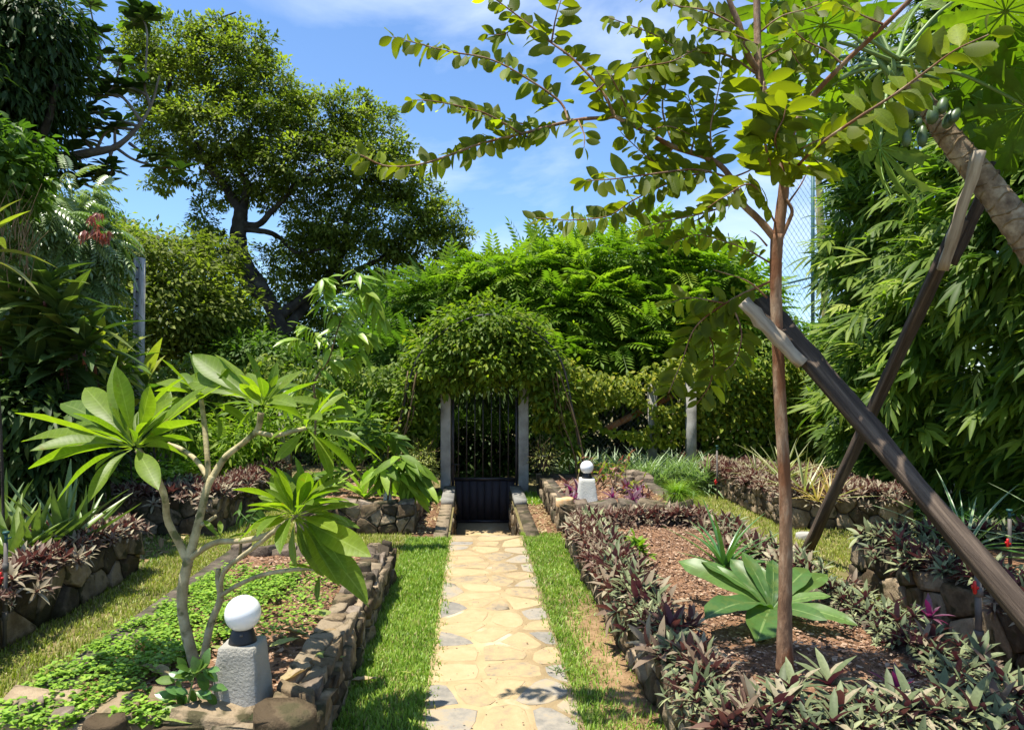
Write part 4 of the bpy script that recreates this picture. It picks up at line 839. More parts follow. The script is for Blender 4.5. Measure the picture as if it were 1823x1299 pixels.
# fence with wire mesh and vines
FY = lambda px: np.interp(px, [200, 525, 790, 935, 1217, 1513, 1700], [10.9, 10.5, 10.2, 10.2, 11.0, 11.8, 12.2])
fn = empty('chain_link_fence', WP(1217, 850, 11.0), 'wire mesh fence on concrete posts right of the gate, overgrown', 'fence')
fl = empty('chain_link_fence', WP(525, 860, 10.5), 'wire mesh fence on concrete posts left of the gate, overgrown', 'fence')
for px, w_, par in ((1217, .14, fn), (1160, .12, fn), (1513, .16, fn), (525, .15, fl), (300, .14, fl)):
    Y = FY(px); v, f = box((WX(px, Y), Y - (.42 if px in (1217, 525) else .05), .75), (w_, w_ * .9, 1.62)); mk('post', v, f, M['conc'] if px == 525 else M['concd'], par)
for par, x0, x1 in ((fl, 215, 782), (fn, 944, 1520)):
    Vs = []
    Ya, Yb = FY(x0), FY(x1); a = A((WX(x0, Ya), Ya, .05)); bb = A((WX(x1, Yb), Yb, .05)); Lf = np.linalg.norm(bb - a); dd = (bb - a) / Lf; H = 1.5
    for s in (1, -1):
        q = np.arange(-H if s > 0 else 0, Lf if s > 0 else Lf + H, .09)
        for t0 in q:
            ta, tb = t0, t0 + s * H; za, zb = 0, H
            lo = max(min(ta, tb), 0); hi = min(max(ta, tb), Lf)
            if hi <= lo: continue
            f1 = (lo - ta) / (tb - ta); f2 = (hi - ta) / (tb - ta); Vs.append(tube(A([a + dd * lo + A((0, 0, H * f1)), a + dd * hi + A((0, 0, H * f2))]), .0022, 3, caps=False))
    v, f = join(Vs); mk('wire_mesh', v, f, M['wire'], par, kind='stuff')
def vine_wall(name, x0, x1, ylo, yhi, n, mat, size, label, holes=(), thick=.3, T=LV):
    px = U(x0, x1, n); r = rng.random(n) ** .8; top = yhi(px) if callable(yhi) else yhi; bot = ylo(px) if callable(ylo) else ylo
    ph = top + (bot - top) * r; cl = hnoise(px * .031, ph * .045); keep = cl > U(-.75, -.15, n)
    for (hx, hy, rx, ry) in holes: keep &= (((px - hx) / rx) ** 2 + ((ph - hy) / ry) ** 2) > 1
    px, ph = px[keep], ph[keep]; n = len(px); Y = FY(px) + U(-thick, thick * .4, n) - .1 + .1 * hnoise(px * .04, ph * .05)
    P = A([WP(a, b, c) for a, b, c in zip(px, ph, Y)]); D = nrm(np.stack([rng.normal(0, .6, n), rng.normal(-.6, .4, n), rng.normal(-.45, .5, n)], -1)); up = nrm(np.stack([rng.normal(0, .4, n), rng.normal(-.5, .3, n), np.full(n, .9)], -1))
    X = nrm(np.cross(D, up)); R = np.stack([X, D, np.cross(X, D)], -1); b = bake(T, P, R, size * U(.6, 1.3, n), np.clip(.5 + .35 * hnoise(px * .05, ph * .06) + rng.normal(0, .2, n), 0, 1))
    o = mk(name, b[0], b[1], mat, tint=b[3], uv=b[2]); return tag(o, label, 'vine')
vine_wall('climbing_vine', 230, 775, lambda x: 795 + 0 * x, lambda x: 640 + 12 * np.sin(x * .05), 12500, M['vine'], .095, 'dense green climbing vine over the fence left of the gate')
vine_wall('climbing_vine', 950, 1530, lambda x: 775 - 20 * np.sin(x * .02), lambda x: 650 + 14 * np.sin(x * .03), 10500, M['yvine'], .095, 'yellowing climbing vine over the fence right of the gate', holes=((1112, 742, 50, 26), (1180, 704, 36, 18)))
vine_wall('climbing_vine', 1250, 1530, lambda x: 850 - 20 * np.sin(x * .02), 600, 6000, M['vine'], .10, 'green climbing vine near the bamboo, behind the spiky rosettes')
# roof beyond the fence
rf = empty('tiled_roof', WP(1140, 760, 12.4), 'small clay tiled roof edge glimpsed through the vine', 'roof')
tl = [(1078 + i * 10.5, 764 - i * 5.4) for i in range(13)]
for i, (a, b_) in enumerate(tl): v, f = tube(A([WP(a, b_, 12.3), WP(a + 15, b_ - 7.5, 12.3)]), (.05, .062), 7); mk('tile', v, f, M['clay'], rf)
v, f = tube(A([WP(1072, 770, 12.36), WP(1216, 697, 12.36)]), .035, 6); mk('ridge_board', v, f, M['clay'], rf)
# tall old post and netting fence
tp = empty('concrete_post', WP(247, 700, 9.9) * A((1, 1, 0)), 'tall grey concrete post with bolt holes behind the left shrubs', 'post')
x = WX(247, 9.9); v, f = box((x, 9.9, 1.65), (.10, .12, 3.3)); mk('shaft', v, f, M['conc'], tp)
for s in (-1, 1): v, f = box((x + s * .036, 9.835, 1.65), (.028, .02, 3.28)); mk('rib', v, f, M['conc'], tp)
for py in (478, 498, 520, 545, 570, 595): v, f = tube(A([(x, 9.845, zz(py, 9.9)), (x, 9.82, zz(py, 9.9))]), .013, 8); mk('bolt_hole', v, f, M['black'], tp)
nf = empty('netting_fence', WP(1447, 700, 20) * A((1, 1, 0)), 'tall blue-green sports netting fence against the sky', 'fence')
for px in (1447, 1655): v, f = tube(A([WP(px, 640, 20), WP(px, 200, 20)]), .055, 8); mk('post', v, f, M['netpost'], nf)
for py0, py1 in ((492, 460), (205, 190)): v, f = tube(A([WP(1392, py0 + 15, 20), WP(1655, py1 - 20, 20)]), .035, 6); mk('rail', v, f, M['netpost'], nf)
Vs = []; x0, x1 = WX(1392, 20), WX(1655, 20); z0, z1 = zz(640, 20), zz(205, 20); st = .135
for s in (1, -1):
    H = (z1 - z0)
    for t0 in np.arange(x0 - H / 1.6, x1 + H / 1.6, st):
        ta, tb = (t0, t0 + s * H / 1.6); lo, hi = max(min(ta, tb), x0), min(max(ta, tb), x1)
        if hi <= lo: continue
        Vs.append(tube(A([(lo, 20, z0 + H * (lo - ta) / (tb - ta)), (hi, 20, z0 + H * (hi - ta) / (tb - ta))]), .0065, 3, caps=False))
v, f = join(Vs); mk('netting', v, f, M['net'], nf, kind='stuff')
v, f = tube(spline([WP(1470, 640, 17), WP(1466, 480, 17), WP(1458, 330, 17), WP(1454, 240, 17)], 6), (.085, .075), 8, rough=.04); tag(mk('bamboo_pole', v, f, M['bamb'], smooth=True), 'thin bamboo pole standing beside the netting fence', 'trunk')  # slim bamboo pole by the netting
# ------------------------------------------------------------ slim foreground tree (right)
GYd = 3.16
gv = empty('guava_tree', WP(1397, 1190, GYd), 'slim young tree with peeling red-brown bark and oval leaves, propped by boards', 'tree')
g = GYd
TR = limb(gv, [(1397, 1195, g), (1397, 1100, g), (1399, 960, g), (1397, 860, g), (1389, 720, g), (1384, 600, g), (1381, 500, g), (1383, 418, g)], (0.0400, 0.0290, 0.0275, 0.0265, 0.0258, 0.0255, 0.0285), M['gbark'], 'trunk', .03, 12, 10)
UPR = limb(gv, [(1384, 425, g), (1391, 370, g), (1397, 300, g), (1385, 230, g + .05), (1360, 165, g + .1), (1350, 120, g + .12), (1348, 50, g + .15), (1346, -60, g + .15)], (0.0258, 0.0224, 0.0189, 0.0155), M['gbark'])
for pts, r in (([(1352, 130, g + .12), (1330, 95, g + .1), (1316, 45, g + .1), (1298, 0, g + .1), (1285, -60, g + .1)], (0.0160, 0.0112)),
               ([(1398, 300, g), (1412, 235, g - .05), (1440, 180, g - .1), (1500, 115, g - .2), (1575, 45, g - .3), (1630, -10, g - .35), (1690, -70, g - .4)], (0.0136, 0.0104, 0.0080)),
               ([(1380, 425, g), (1352, 392, g), (1318, 358, g + .02), (1302, 318, g + .05), (1268, 285, g + .06), (1200, 262, g + .08), (1150, 235, g + .1), (1095, 208, g + .12)], (0.0176, 0.0144, 0.0120, 0.0096)),
               ([(1383, 440, g), (1404, 395, g - .02), (1410, 375, g - .03), (1400, 355, g - .03)], (0.0104, 0.0064))):
    limb(gv, pts, r, M['gbark'])
# twigs: (points with relative depth, radius, leaf size m, leaf spacing px, first share without leaves)
TW = [([(1095, 208, .12), (1020, 215, .15), (930, 238, .2), (850, 258, .2), (760, 290, .25), (690, 296, .25), (642, 276, .25)], .009, .118, 15, .12),
      ([(1095, 208, .12), (1070, 160, .15), (1020, 105, .2), (980, 75, .25), (930, 35, .3), (870, -10, .3)], .009, .118, 20, .0),
      ([(1012, 214, .15), (995, 180, .2), (930, 135, .2), (870, 105, .2), (800, 92, .2), (745, 78, .2), (700, 66, .2)], .006, .125, 16, .1),
      ([(982, 75, .25), (990, 30, .25), (1005, -20, .25)], .005, .115, 18, 0),
      ([(940, 245, .2), (870, 205, .1), (820, 190, .05), (770, 180, 0), (735, 178, 0)], .005, .10, 13, 0),
      ([(980, 228, .2), (900, 215, .3), (840, 200, .3)], .005, .105, 14, 0),
      ([(1030, 215, .1), (1040, 240, .0), (1040, 262, -.05)], .004, .105, 12, .2),
      ([(1060, 165, .1), (1100, 130, .05), (1150, 118, 0), (1200, 108, 0), (1250, 80, 0)], .005, .11, 16, .0),
      ([(1150, 235, .1), (1120, 200, .0), (1095, 150, -.1), (1080, 125, -.1)], .005, .11, 15, .0),
      ([(1200, 262, .1), (1180, 200, .2), (1185, 150, .2), (1200, 110, .2), (1190, 70, .2)], .006, .11, 15, .0),
      ([(1302, 318, .05), (1240, 302, .0), (1160, 310, -.05), (1100, 318, -.1), (1045, 322, -.1)], .006, .12, 15, .1),
      ([(1260, 305, 0), (1200, 322, 0), (1130, 355, 0), (1080, 385, 0), (1010, 392, 0), (955, 388, 0)], .005, .105, 14, .05),
      ([(1318, 358, 0), (1250, 380, .0), (1180, 395, .0), (1140, 410, 0)], .005, .09, 14, .1),
      ([(1200, 262, .08), (1170, 290, .1), (1120, 250, .1), (1105, 235, .1)], .004, .1, 15, .0),
      ([(1345, 130, .1), (1290, 97, .1), (1220, 92, .1), (1160, 60, .1), (1085, 32, .1)], .006, .11, 15, .1),
      ([(1318, 50, .1), (1260, 20, .1), (1200, 10, .1), (1150, -10, .1)], .005, .11, 15, 0),
      ([(1348, 80, .1), (1300, 60, .0), (1260, 50, 0), (1225, 30, 0)], .005, .11, 14, 0),
      ([(1268, 285, .05), (1265, 230, .0), (1275, 180, .0), (1285, 130, 0)], .005, .11, 14, 0),
      ([(1230, 272, .05), (1240, 220, .05), (1225, 170, .05)], .005, .11, 14, 0),
      ([(1393, 330, 0), (1368, 280, -.25), (1358, 220, -.3), (1358, 175, -.35), (1360, 145, -.35)], .007, .15, 13, .1),
      ([(1396, 300, 0), (1380, 250, -.35), (1395, 210, -.4), (1400, 185, -.4)], .005, .15, 14, .1),
      ([(1398, 320, 0), (1450, 265, -.4), (1520, 215, -.55), (1590, 170, -.6), (1645, 130, -.65), (1700, 90, -.7), (1760, 62, -.7)], .007, .15, 26, .12),
      ([(1400, 300, 0), (1420, 270, -.3), (1470, 245, -.4), (1530, 235, -.4)], .005, .13, 15, 0),
      ([(1400, 310, 0), (1430, 300, -.2), (1455, 290, -.2), (1470, 305, -.2)], .005, .12, 16, .2),
      ([(1500, 115, -.2), (1470, 90, -.2), (1430, 70, -.2), (1400, 40, -.2)], .005, .12, 16, .1),
      ([(1575, 45, -.3), (1540, 30, -.3), (1500, 10, -.3)], .005, .12, 16, .1),
      ([(1350, 60, .15), (1390, 30, .1), (1440, 15, .1), (1500, -10, .1)], .005, .11, 15, .1),
      ([(1348, 110, .15), (1400, 85, .1), (1420, 110, .1), (1440, 130, .1)], .005, .11, 15, .1),
      ([(1373, 500, 0), (1300, 535, .15), (1240, 580, .2), (1215, 640, .25), (1190, 700, .25)], .006, .115, 13, .12),
      ([(1290, 540, .15), (1230, 530, .2), (1190, 540, .2)], .005, .11, 13, .1),
      ([(1250, 572, .2), (1270, 620, .2), (1265, 680, .2), (1240, 720, .2)], .005, .11, 12, .1),
      ([(1375, 470, 0), (1330, 445, .05), (1290, 430, .05), (1240, 418, .05), (1200, 432, .05)], .005, .095, 14, .15),
      ([(1300, 535, .15), (1320, 590, .1), (1310, 640, .1), (1290, 660, .1)], .005, .11, 13, .1),
      ([(1382, 400, 0), (1340, 330, -.15), (1290, 350, -.2), (1260, 370, -.2)], .005, .1, 14, .2),
      ([(1100, 212, .12), (1150, 170, .2), (1165, 130, .2), (1150, 90, .2)], .005, .11, 15, 0),
      ([(930, 35, .3), (900, 60, .3), (870, 62, .3)], .004, .11, 15, 0), ([(1150, 235, .1), (1190, 225, .0), (1230, 240, 0)], .004, .11, 14, 0)]
GM = []
for k in range(8):
    b = leaf(1, .43, 6, 'ell', U(.15, .4), U(.05, .3), wave=.012, petiole=.06); GM.append((b, meshdata('leaf', b[0], b[1], M['guava'], np.full(len(b[1]), U(.15, .85)), b[2], smooth=True)))
GL = []
for pts, r, ls, spx, f0 in TW:
    Q = spline([WP(p[0], p[1], g + p[2]) for p in pts], 8); v, f = tube(Q, (r, r * .35), 6, rough=.05); mk('twig', v, f, M['gbark'], gv, smooth=True)
    qx, qy = PJ(Q); sl = np.concatenate([[0], np.cumsum(np.hypot(np.diff(qx), np.diff(qy)))]); tot = sl[-1]; n = int(tot * (1 - f0) / (spx * .66)); tv = np.linspace(f0 * tot, tot, n)
    for q, s in enumerate(tv):
        i = min(np.searchsorted(sl, s, 'right') - 1, len(Q) - 2); p = Q[i] + (Q[i + 1] - Q[i]) * ((s - sl[i]) / max(sl[i + 1] - sl[i], 1e-6)); T_ = nrm(Q[i + 1] - Q[i]); side = nrm(np.cross(T_, A((0, -.75, .65))))
        last = (n - 1 - q) < 2
        for sg_ in (-1, 1):
            if rng.random() < .05: continue
            D = nrm(side * sg_ * (1 if not last else .5) + T_ * U(.25, .6) + rng.normal(0, .16, 3) + A((0, 0, -.22)))
            up = nrm(A((0, .8, .6)) + rng.normal(0, .4, 3)) if rng.random() < .72 else nrm(A((0, -.4, 1)) + rng.normal(0, .4, 3))
            GL.append((p, D, up, ls * U(.72, 1.15) * (.8 if last else 1)))
order = sorted(range(len(GL)), key=lambda i: -GL[i][3] / GL[i][0][1]); 
for i in order[:300]:
    p, D, up, s = GL[i]; place('leaf', GM[rng.integers(8)][1], gv, p, frames(A([D]), up)[0], s)
rest = [GL[i] for i in order[300:]]
print('guava leaves', len(GL))
if rest:
    bs = []
    ks = rng.integers(0, 8, len(rest))
    for q in range(8):
        rr = [rest[i] for i in range(len(rest)) if ks[i] == q]
        if rr: bs.append(bake(GM[q][0], A([a[0] for a in rr]), np.concatenate([frames(A([a[1]]), a[2]) for a in rr]), A([a[3] for a in rr])))
    b = cat(bs); mk('small_leaves', b[0], b[1], M['guava'], gv, tint=b[3] * .8, uv=b[2], smooth=True, kind='stuff')
# bare dead twigs
for pts in ([(1404, 360), (1425, 330), (1440, 300)], [(1300, 318), (1340, 300), (1352, 275)], [(1366, 530), (1330, 500), (1270, 480)], [(1366, 438), (1350, 420), (1335, 410)]):
    v, f = tube(spline([WP(a, b_, g) for a, b_ in pts], 4), (.005, .002), 5); mk('twig', v, f, M['gbark'], gv)

# props
def beam(name, a, b, w_, t_, mat, label=None, parent=None, upv=(0, -1, .4), sub=10, rough=.003, taper=1.0):
    a = A(a); b = A(b); Rm = frames(A([b - a]), upv)[0]; Ln = np.linalg.norm(b - a); V = []
    for i in range(sub + 1):
        for sx, sz in ((-1, -1), (0, -1.0), (1, -1), (1, 1), (0, 1.0), (-1, 1)):
            k = 1 + (taper - 1) * i / sub; V.append(A((sx * w_ / 2 * k + rng.normal(0, rough), Ln * i / sub, sz * t_ / 2 * k + rng.normal(0, rough))))
    V = A(V); i = np.arange(sub)[:, None] * 6; j = np.arange(6)[None]; j2 = (j + 1) % 6
    Fq = np.stack([i + j, i + j2, i + 6 + j2, i + 6 + j], -1).reshape(-1, 4)
    # own object space along the beam so the grain runs lengthwise
    o = place(name, meshdata(name, V, [Fq, A([[5, 4, 3, 2, 1, 0], [sub * 6 + q for q in range(6)]])], mat), parent, a, Rm)
    if parent is None and label: tag(o, label, 'prop')
    return o
pr = empty('wooden_prop', WP(1345, 560, 3.12), 'thick dark board leaning from the slim tree down to bottom right', 'prop')
a_ = WP(1352, 535, 3.27); e_ = WP(1823, 1092, 2.42); dirp = e_ - a_
beam('beam', a_, a_ + dirp * (a_[2] / (a_[2] - e_[2])) * .98, .072, .05, M['wood'], parent=pr)
beam('backing_board', WP(1372, 548, 3.34), WP(1570, 775, 3.02), .05, .05, M['wood'], parent=pr)
beam('cleat', WP(1324, 536, 3.07), WP(1428, 648, 3.04), .052, .03, M['woodl'], parent=pr, upv=(.2, -1, .3))
v, f = tube(A([WP(1376, 600, 3.06), WP(1376, 600, 3.3)]), .006, 6); mk('nail', v, f, M['iron'], pr)
pp = empty('wooden_prop', WP(1435, 985, 6.45), 'slender dark pole crossing behind the thick board to hold up the papaya', 'prop')
beam('beam', WP(1432, 990, 6.5), WP(1712, 390, 4.2), .074, .06, M['wood'], parent=pp, taper=.9)
beam('fork_board', WP(1678, 480, 4.32), WP(1745, 268, 3.95), .06, .035, M['woodl'], parent=pp, upv=(-.3, -1, .2))
beam('fork_board', WP(1694, 470, 4.45), WP(1775, 290, 4.3), .07, .04, M['wood'], parent=pp)

# ------------------------------------------------------------ papaya
pa = empty('papaya_tree', (4.15, 3.95, .3), 'leaning papaya with ringed grey trunk, green fruit and huge lobed leaves', 'tree')
Pt = spline([A((4.15, 3.95, .3)), A((3.75, 3.95, .95)), WP(1900, 530, 3.95), WP(1823, 418, 4.0), WP(1755, 325, 4.1), WP(1690, 245, 4.15), WP(1655, 195, 4.18), WP(1615, 130, 4.2)], 10)
v, f = tube(Pt, (.13, .10, .085, .075, .06, .045), 16, rough=.035); mk('trunk', v, f, M['pbark'], pa, smooth=True)
Qr = Pt[20:62:2]
for i, p in enumerate(Qr):
    T_ = nrm(Pt[min(20 + 2 * i + 1, len(Pt) - 1)] - Pt[19 + 2 * i]); X = nrm(np.cross(T_, A((0, 1, .3)))); Y_ = np.cross(T_, X); an = np.linspace(0, 2 * math.pi, 13); rr = np.interp(i, [0, len(Qr)], [.092, .055])
    ring = p + (np.cos(an) * rr)[:, None] * X + (np.sin(an) * rr)[:, None] * Y_ + (np.sin(an * 2 + i * 2.1) * .02)[:, None] * T_; v, f = tube(ring, .007, 4, caps=False); mk('leaf_scar', v, f, M['twig'], pa, smooth=True)
for px, py, L_, r_, tx in ((1580, 205, .13, .032, -.3), (1600, 200, .14, .035, -.2), (1618, 200, .12, .036, -.15), (1630, 192, .11, .032, -.2), (1636, 216, .07, .02, .1), (1612, 238, .19, .036, .05), (1642, 242, .15, .032, .1), (1660, 205, .12, .036, .1), (1678, 188, .12, .034, .3), (1690, 212, .13, .035, .35), (1700, 205, .12, .032, .5), (1650, 178, .11, .03, -.4)):
    L_ *= .88; r_ *= .88; n = 12; t = np.linspace(0, math.pi, n); c = WP(px, py, 4.0 + U(-.08, .02)); V, fq = lathe([(max(r_ * math.sin(a) * (1 + .15 * math.cos(a)), 1e-5), -L_ / 2 * math.cos(a)) for a in t[::-1]], 14)
    Rm = A(Matrix.Rotation(tx, 3, 'Y') @ Matrix.Rotation(U(-.3, .3), 3, 'X')); mk('fruit', V @ Rm.T + c, fq, M['fruit'], pa, smooth=True)
def palmate(lobes=9):
    V = [(0, 0, 0)]; tips = []; out = []
    seg = []
    for k in range(lobes):
        a = math.radians(-150 + 300 * k / (lobes - 1)); Lk = 1 - .25 * abs(math.sin(a / 2)) ** 2
        for (r, da) in ((.42, -15), (.56, -12), (.68, -19), (.68, -9), (.86, -11), (.85, -4.5), (1.0, 0), (.85, 4.5), (.86, 11), (.68, 9), (.68, 19), (.56, 12)):
            seg.append((r * Lk * U(.94, 1.05), a + math.radians(da + U(-1, 1)) * .98, k))
        seg.append((.36, a + math.radians(18.75), k))
    pts = [(r * math.sin(a), r * math.cos(a), -.25 * r * r + .05 * math.sin(a * 9) * r) for r, a, k in seg]
    V += pts; n = len(pts); per = 13; Fs = []
    for k in range(lobes):
        o = 1 + k * per; mid0 = len(V); a = math.radians(-150 + 300 * k / (lobes - 1)); mids = []
        for r in (.35, .56, .78): V.append((r * math.sin(a) * (1 - .25 * abs(math.sin(a / 2)) ** 2), r * math.cos(a) * (1 - .25 * abs(math.sin(a / 2)) ** 2), -.25 * r * r - .03)); mids.append(len(V) - 1)
        m0, m1, m2 = mids
        Fs += [(0, o, m0), (o, o + 1, m0), (o + 1, m1, m0), (o + 1, o + 2, m1), (o + 2, o + 3, m1), (o + 3, m2, m1), (o + 3, o + 4, m2), (o + 4, o + 5, m2), (o + 5, o + 6, m2), (o + 6, o + 7, m2), (o + 7, o + 8, m2), (o + 8, o + 9, m2), (o + 9, m1, m2), (o + 9, o + 10, m1), (o + 10, o + 11, m1), (o + 11, m0, m1), (o + 11, o + 12, m0), (o + 12, 0, m0)]
    V = A(V); uv = V[:, :2] * .5 + .5
    veins = []
    for k in range(lobes):
        a = math.radians(-150 + 300 * k / (lobes - 1)); Lk = 1 - .25 * abs(math.sin(a / 2)) ** 2; r = np.linspace(0, .93 * Lk, 5)
        veins.append(tube(np.stack([r * math.sin(a), r * math.cos(a), -.25 * r * r - .03 * (r > 0)], -1), (.012, .003), 4, caps=False))
    return V, A(Fs), veins
PM = []
for k in range(3):
    V, Ft, vn = palmate(9); vv, vf = join(vn); me = meshdata('leaf', V, Ft, M['papaya'], np.full(len(Ft), .3 + .2 * k)); me2 = meshdata('veins', vv, vf, M['lime'], np.full(sum(len(q) for q in vf), .5), np.zeros((len(vv), 2))); PM.append((me, me2))
crown = WP(1592, 118, 4.2)
for i, (px, py, Y, s, ux, uy) in enumerate(((1465, 45, 3.9, .42, -.1, -.3), (1400, 75, 4.2, .34, -.2, 0), (1430, 190, 4.3, .32, -.3, .1), (1535, 20, 4.5, .40, 0, 0), (1640, 5, 4.8, .38, .1, .2), (1790, 20, 3.7, .42, .2, 0), (1765, 115, 4.0, .42, .2, -.2), (1830, 190, 3.9, .42, .3, -.1),
        (1565, 262, 3.85, .40, -.2, -.9), (1705, 160, 4.3, .36, .3, -.7), (1490, 150, 4.6, .36, -.2, .2), (1700, 60, 4.9, .42, .1, .2), (1560, 95, 5.0, .36, 0, .2), (1440, 120, 5.0, .34, -.3, .2), (1380, 5, 4.4, .36, -.2, 0), (1860, 60, 4.6, .5, .2, 0), (1630, 60, 5.2, .36, 0, .3), (1510, 200, 4.9, .3, -.2, .2), (1750, -30, 4.2, .45, 0, 0), (1480, -40, 4.2, .42, 0, 0), (1770, 210, 4.6, .4, .3, -.3))):
    c = WP(px, py, Y); me, me2 = PM[i % 3]; D = c - crown; D[2] -= .2 * abs(D[2]); R = frames(A([nrm(D)]), nrm(A((ux, .85 if uy < -.5 else .55 + uy * .5 + U(-.3, .3), .35 if uy < -.5 else 1.0))))[0]
    lf = place('leaf', me, pa, c, R, s * 1.12); o2 = bpy.data.objects.new('veins', me2); COL.objects.link(o2); o2.parent = lf
    Q = spline([crown + rng.normal(0, .02, 3), (crown + c) / 2 + A((0, 0, .07)), c], 5); v, f = tube(Q, (.013, .008), 6); mk('petiole', v, f, M['gstem'], pa, smooth=True)
for k in range(10): v, f = tube(spline([crown + A((0, 0, -.1)), crown + rng.normal(0, .05, 3)], 2), (.012, .018, .008), 6); mk('bud', v, f, M['gstem'], pa, smooth=True)
# second papaya crown behind fills the top right corner
# ------------------------------------------------------------ bamboo hedge
bh = empty('bamboo_hedge', (5.6, 8.5, 0), 'tall dense bamboo hedge with long pointed leaves along the right side', 'hedge')
BL = leaf(1, .175, 4, 'lance', .3, .18)
def bspr(n):
    P = []; D = []
    for i in range(n): a = (1 if i % 2 else -1) * (.12 + .5 * (1 - i / n)) + U(-.1, .1); P.append((0, .16 * i, 0)); D.append((math.sin(a), math.cos(a), U(-.35, .1)))
    return bake(BL, A(P, float), frames(A(D)), U(.75, 1.1, n), U(.3, .7, n))
SPR = [bspr(n) for n in (4, 5, 6, 7)]
def hedge_pts(n, x_off, z0, z1, y0=4.6, y1=13.0):
    y = U(y0, y1, n); z = z0 + (z1 - z0) * rng.random(n); face = 5.35 - .10 * (y - 8) + .3 * np.sin(z * 1.3 + y) - .30 * np.sin(z / 6 * math.pi) + .25 * hnoise(y * .35, z * .4)
    return np.stack([face + x_off(n), y, z], -1)
Bs = []
for n, xo in ((9000, lambda n: U(-.25, .35, n)), (5000, lambda n: U(.3, 1.3, n)), (1600, lambda n: U(-.6, -.1, n) ** 1)):
    P = hedge_pts(n, xo, .15, 6.6); top = 5.9 + .5 * np.sin(P[:, 1] * 1.7) + .3 * np.sin(P[:, 1] * 4.1) + .35 * (12 - P[:, 1]) * .2; P = P[P[:, 2] < top]; P = P[PJ(P)[0] > 1485 + 14 * np.sin(P[:, 2] * 3) + rng.normal(0, 10, len(P))]
    cl = hnoise(P[:, 1] * .5, P[:, 2] * .55); P = P[cl > U(-.7, .15, len(P))]; n = len(P); D = nrm(np.stack([rng.normal(-.85, .4, n), rng.normal(-.4, .5, n), rng.normal(-.22, .45, n)], -1)); up = nrm(np.stack([rng.normal(-.35, .3, n), rng.normal(-.3, .3, n), np.ones(n)], -1))
    X = nrm(np.cross(D, up)); R = np.stack([X, D, np.cross(X, D)], -1); ks = rng.integers(0, 4, n); t = np.clip(.38 + .22 * hnoise(P[:, 1] * .8, P[:, 2] * .8) + rng.normal(0, .16, n), 0, 1)
    for q in range(4):
        w_ = ks == q; Bs.append(bake(SPR[q], P[w_], R[w_], .33 * U(.6, 1.2, w_.sum()), t[w_]))
P = np.stack([U(4.95, 6.0, 1700), U(10.5, 13, 1700), U(.2, 5.6, 1700)], -1); P = P[PJ(P)[0] > 1495 + 14 * np.sin(P[:, 2] * 3)][:900]; n_ = len(P)   # end of the hedge, turned to the garden
D = nrm(np.stack([rng.normal(-.8, .4, n_), rng.normal(-.5, .4, n_), rng.normal(-.3, .4, n_)], -1)); Bs.append(bake(SPR[2], P, frames(D), .26 * U(.6, 1.2, n_)))
b = cat(Bs); mk('foliage', b[0], b[1], M['bamboo'], bh, tint=b[3], uv=b[2], kind='stuff')
for i in range(26):
    x, y = U(5.6, 6.3), 5 + i * .32; v, f = tube(spline([A((x, y, 0)), A((x - .1, y, 2.5)), A((x - U(.2, .6), y + U(-.2, .2), 5.0))], 5), (.028, .022, .01), 7, rough=.03); mk('culm', v, f, M['bamb'], bh, smooth=True)
LB = []
for k in range(4): b = leaf(1, .13, 5, 'lance', .35, .15 + .08 * k); LB.append(meshdata('leaf', b[0], b[1], M['bamboo'], np.full(len(b[1]), .3 + .18 * k), b[2], smooth=True))
k = 0
while k < 280:
    P = hedge_pts(1, lambda n: U(-.5, -.25, n), .4, 5.0, 5.2, 9)[0]; D0 = nrm(A((rng.normal(-.8, .3), rng.normal(-.3, .4), rng.normal(-.4, .3))))
    for q in range(5): D = nrm(D0 + rng.normal(0, .38, 3)); place('leaf', LB[rng.integers(4)], bh, P + rng.normal(0, .03, 3), frames(A([D]), A((-.3, -.3, 1)))[0], U(.16, .30)); k += 1

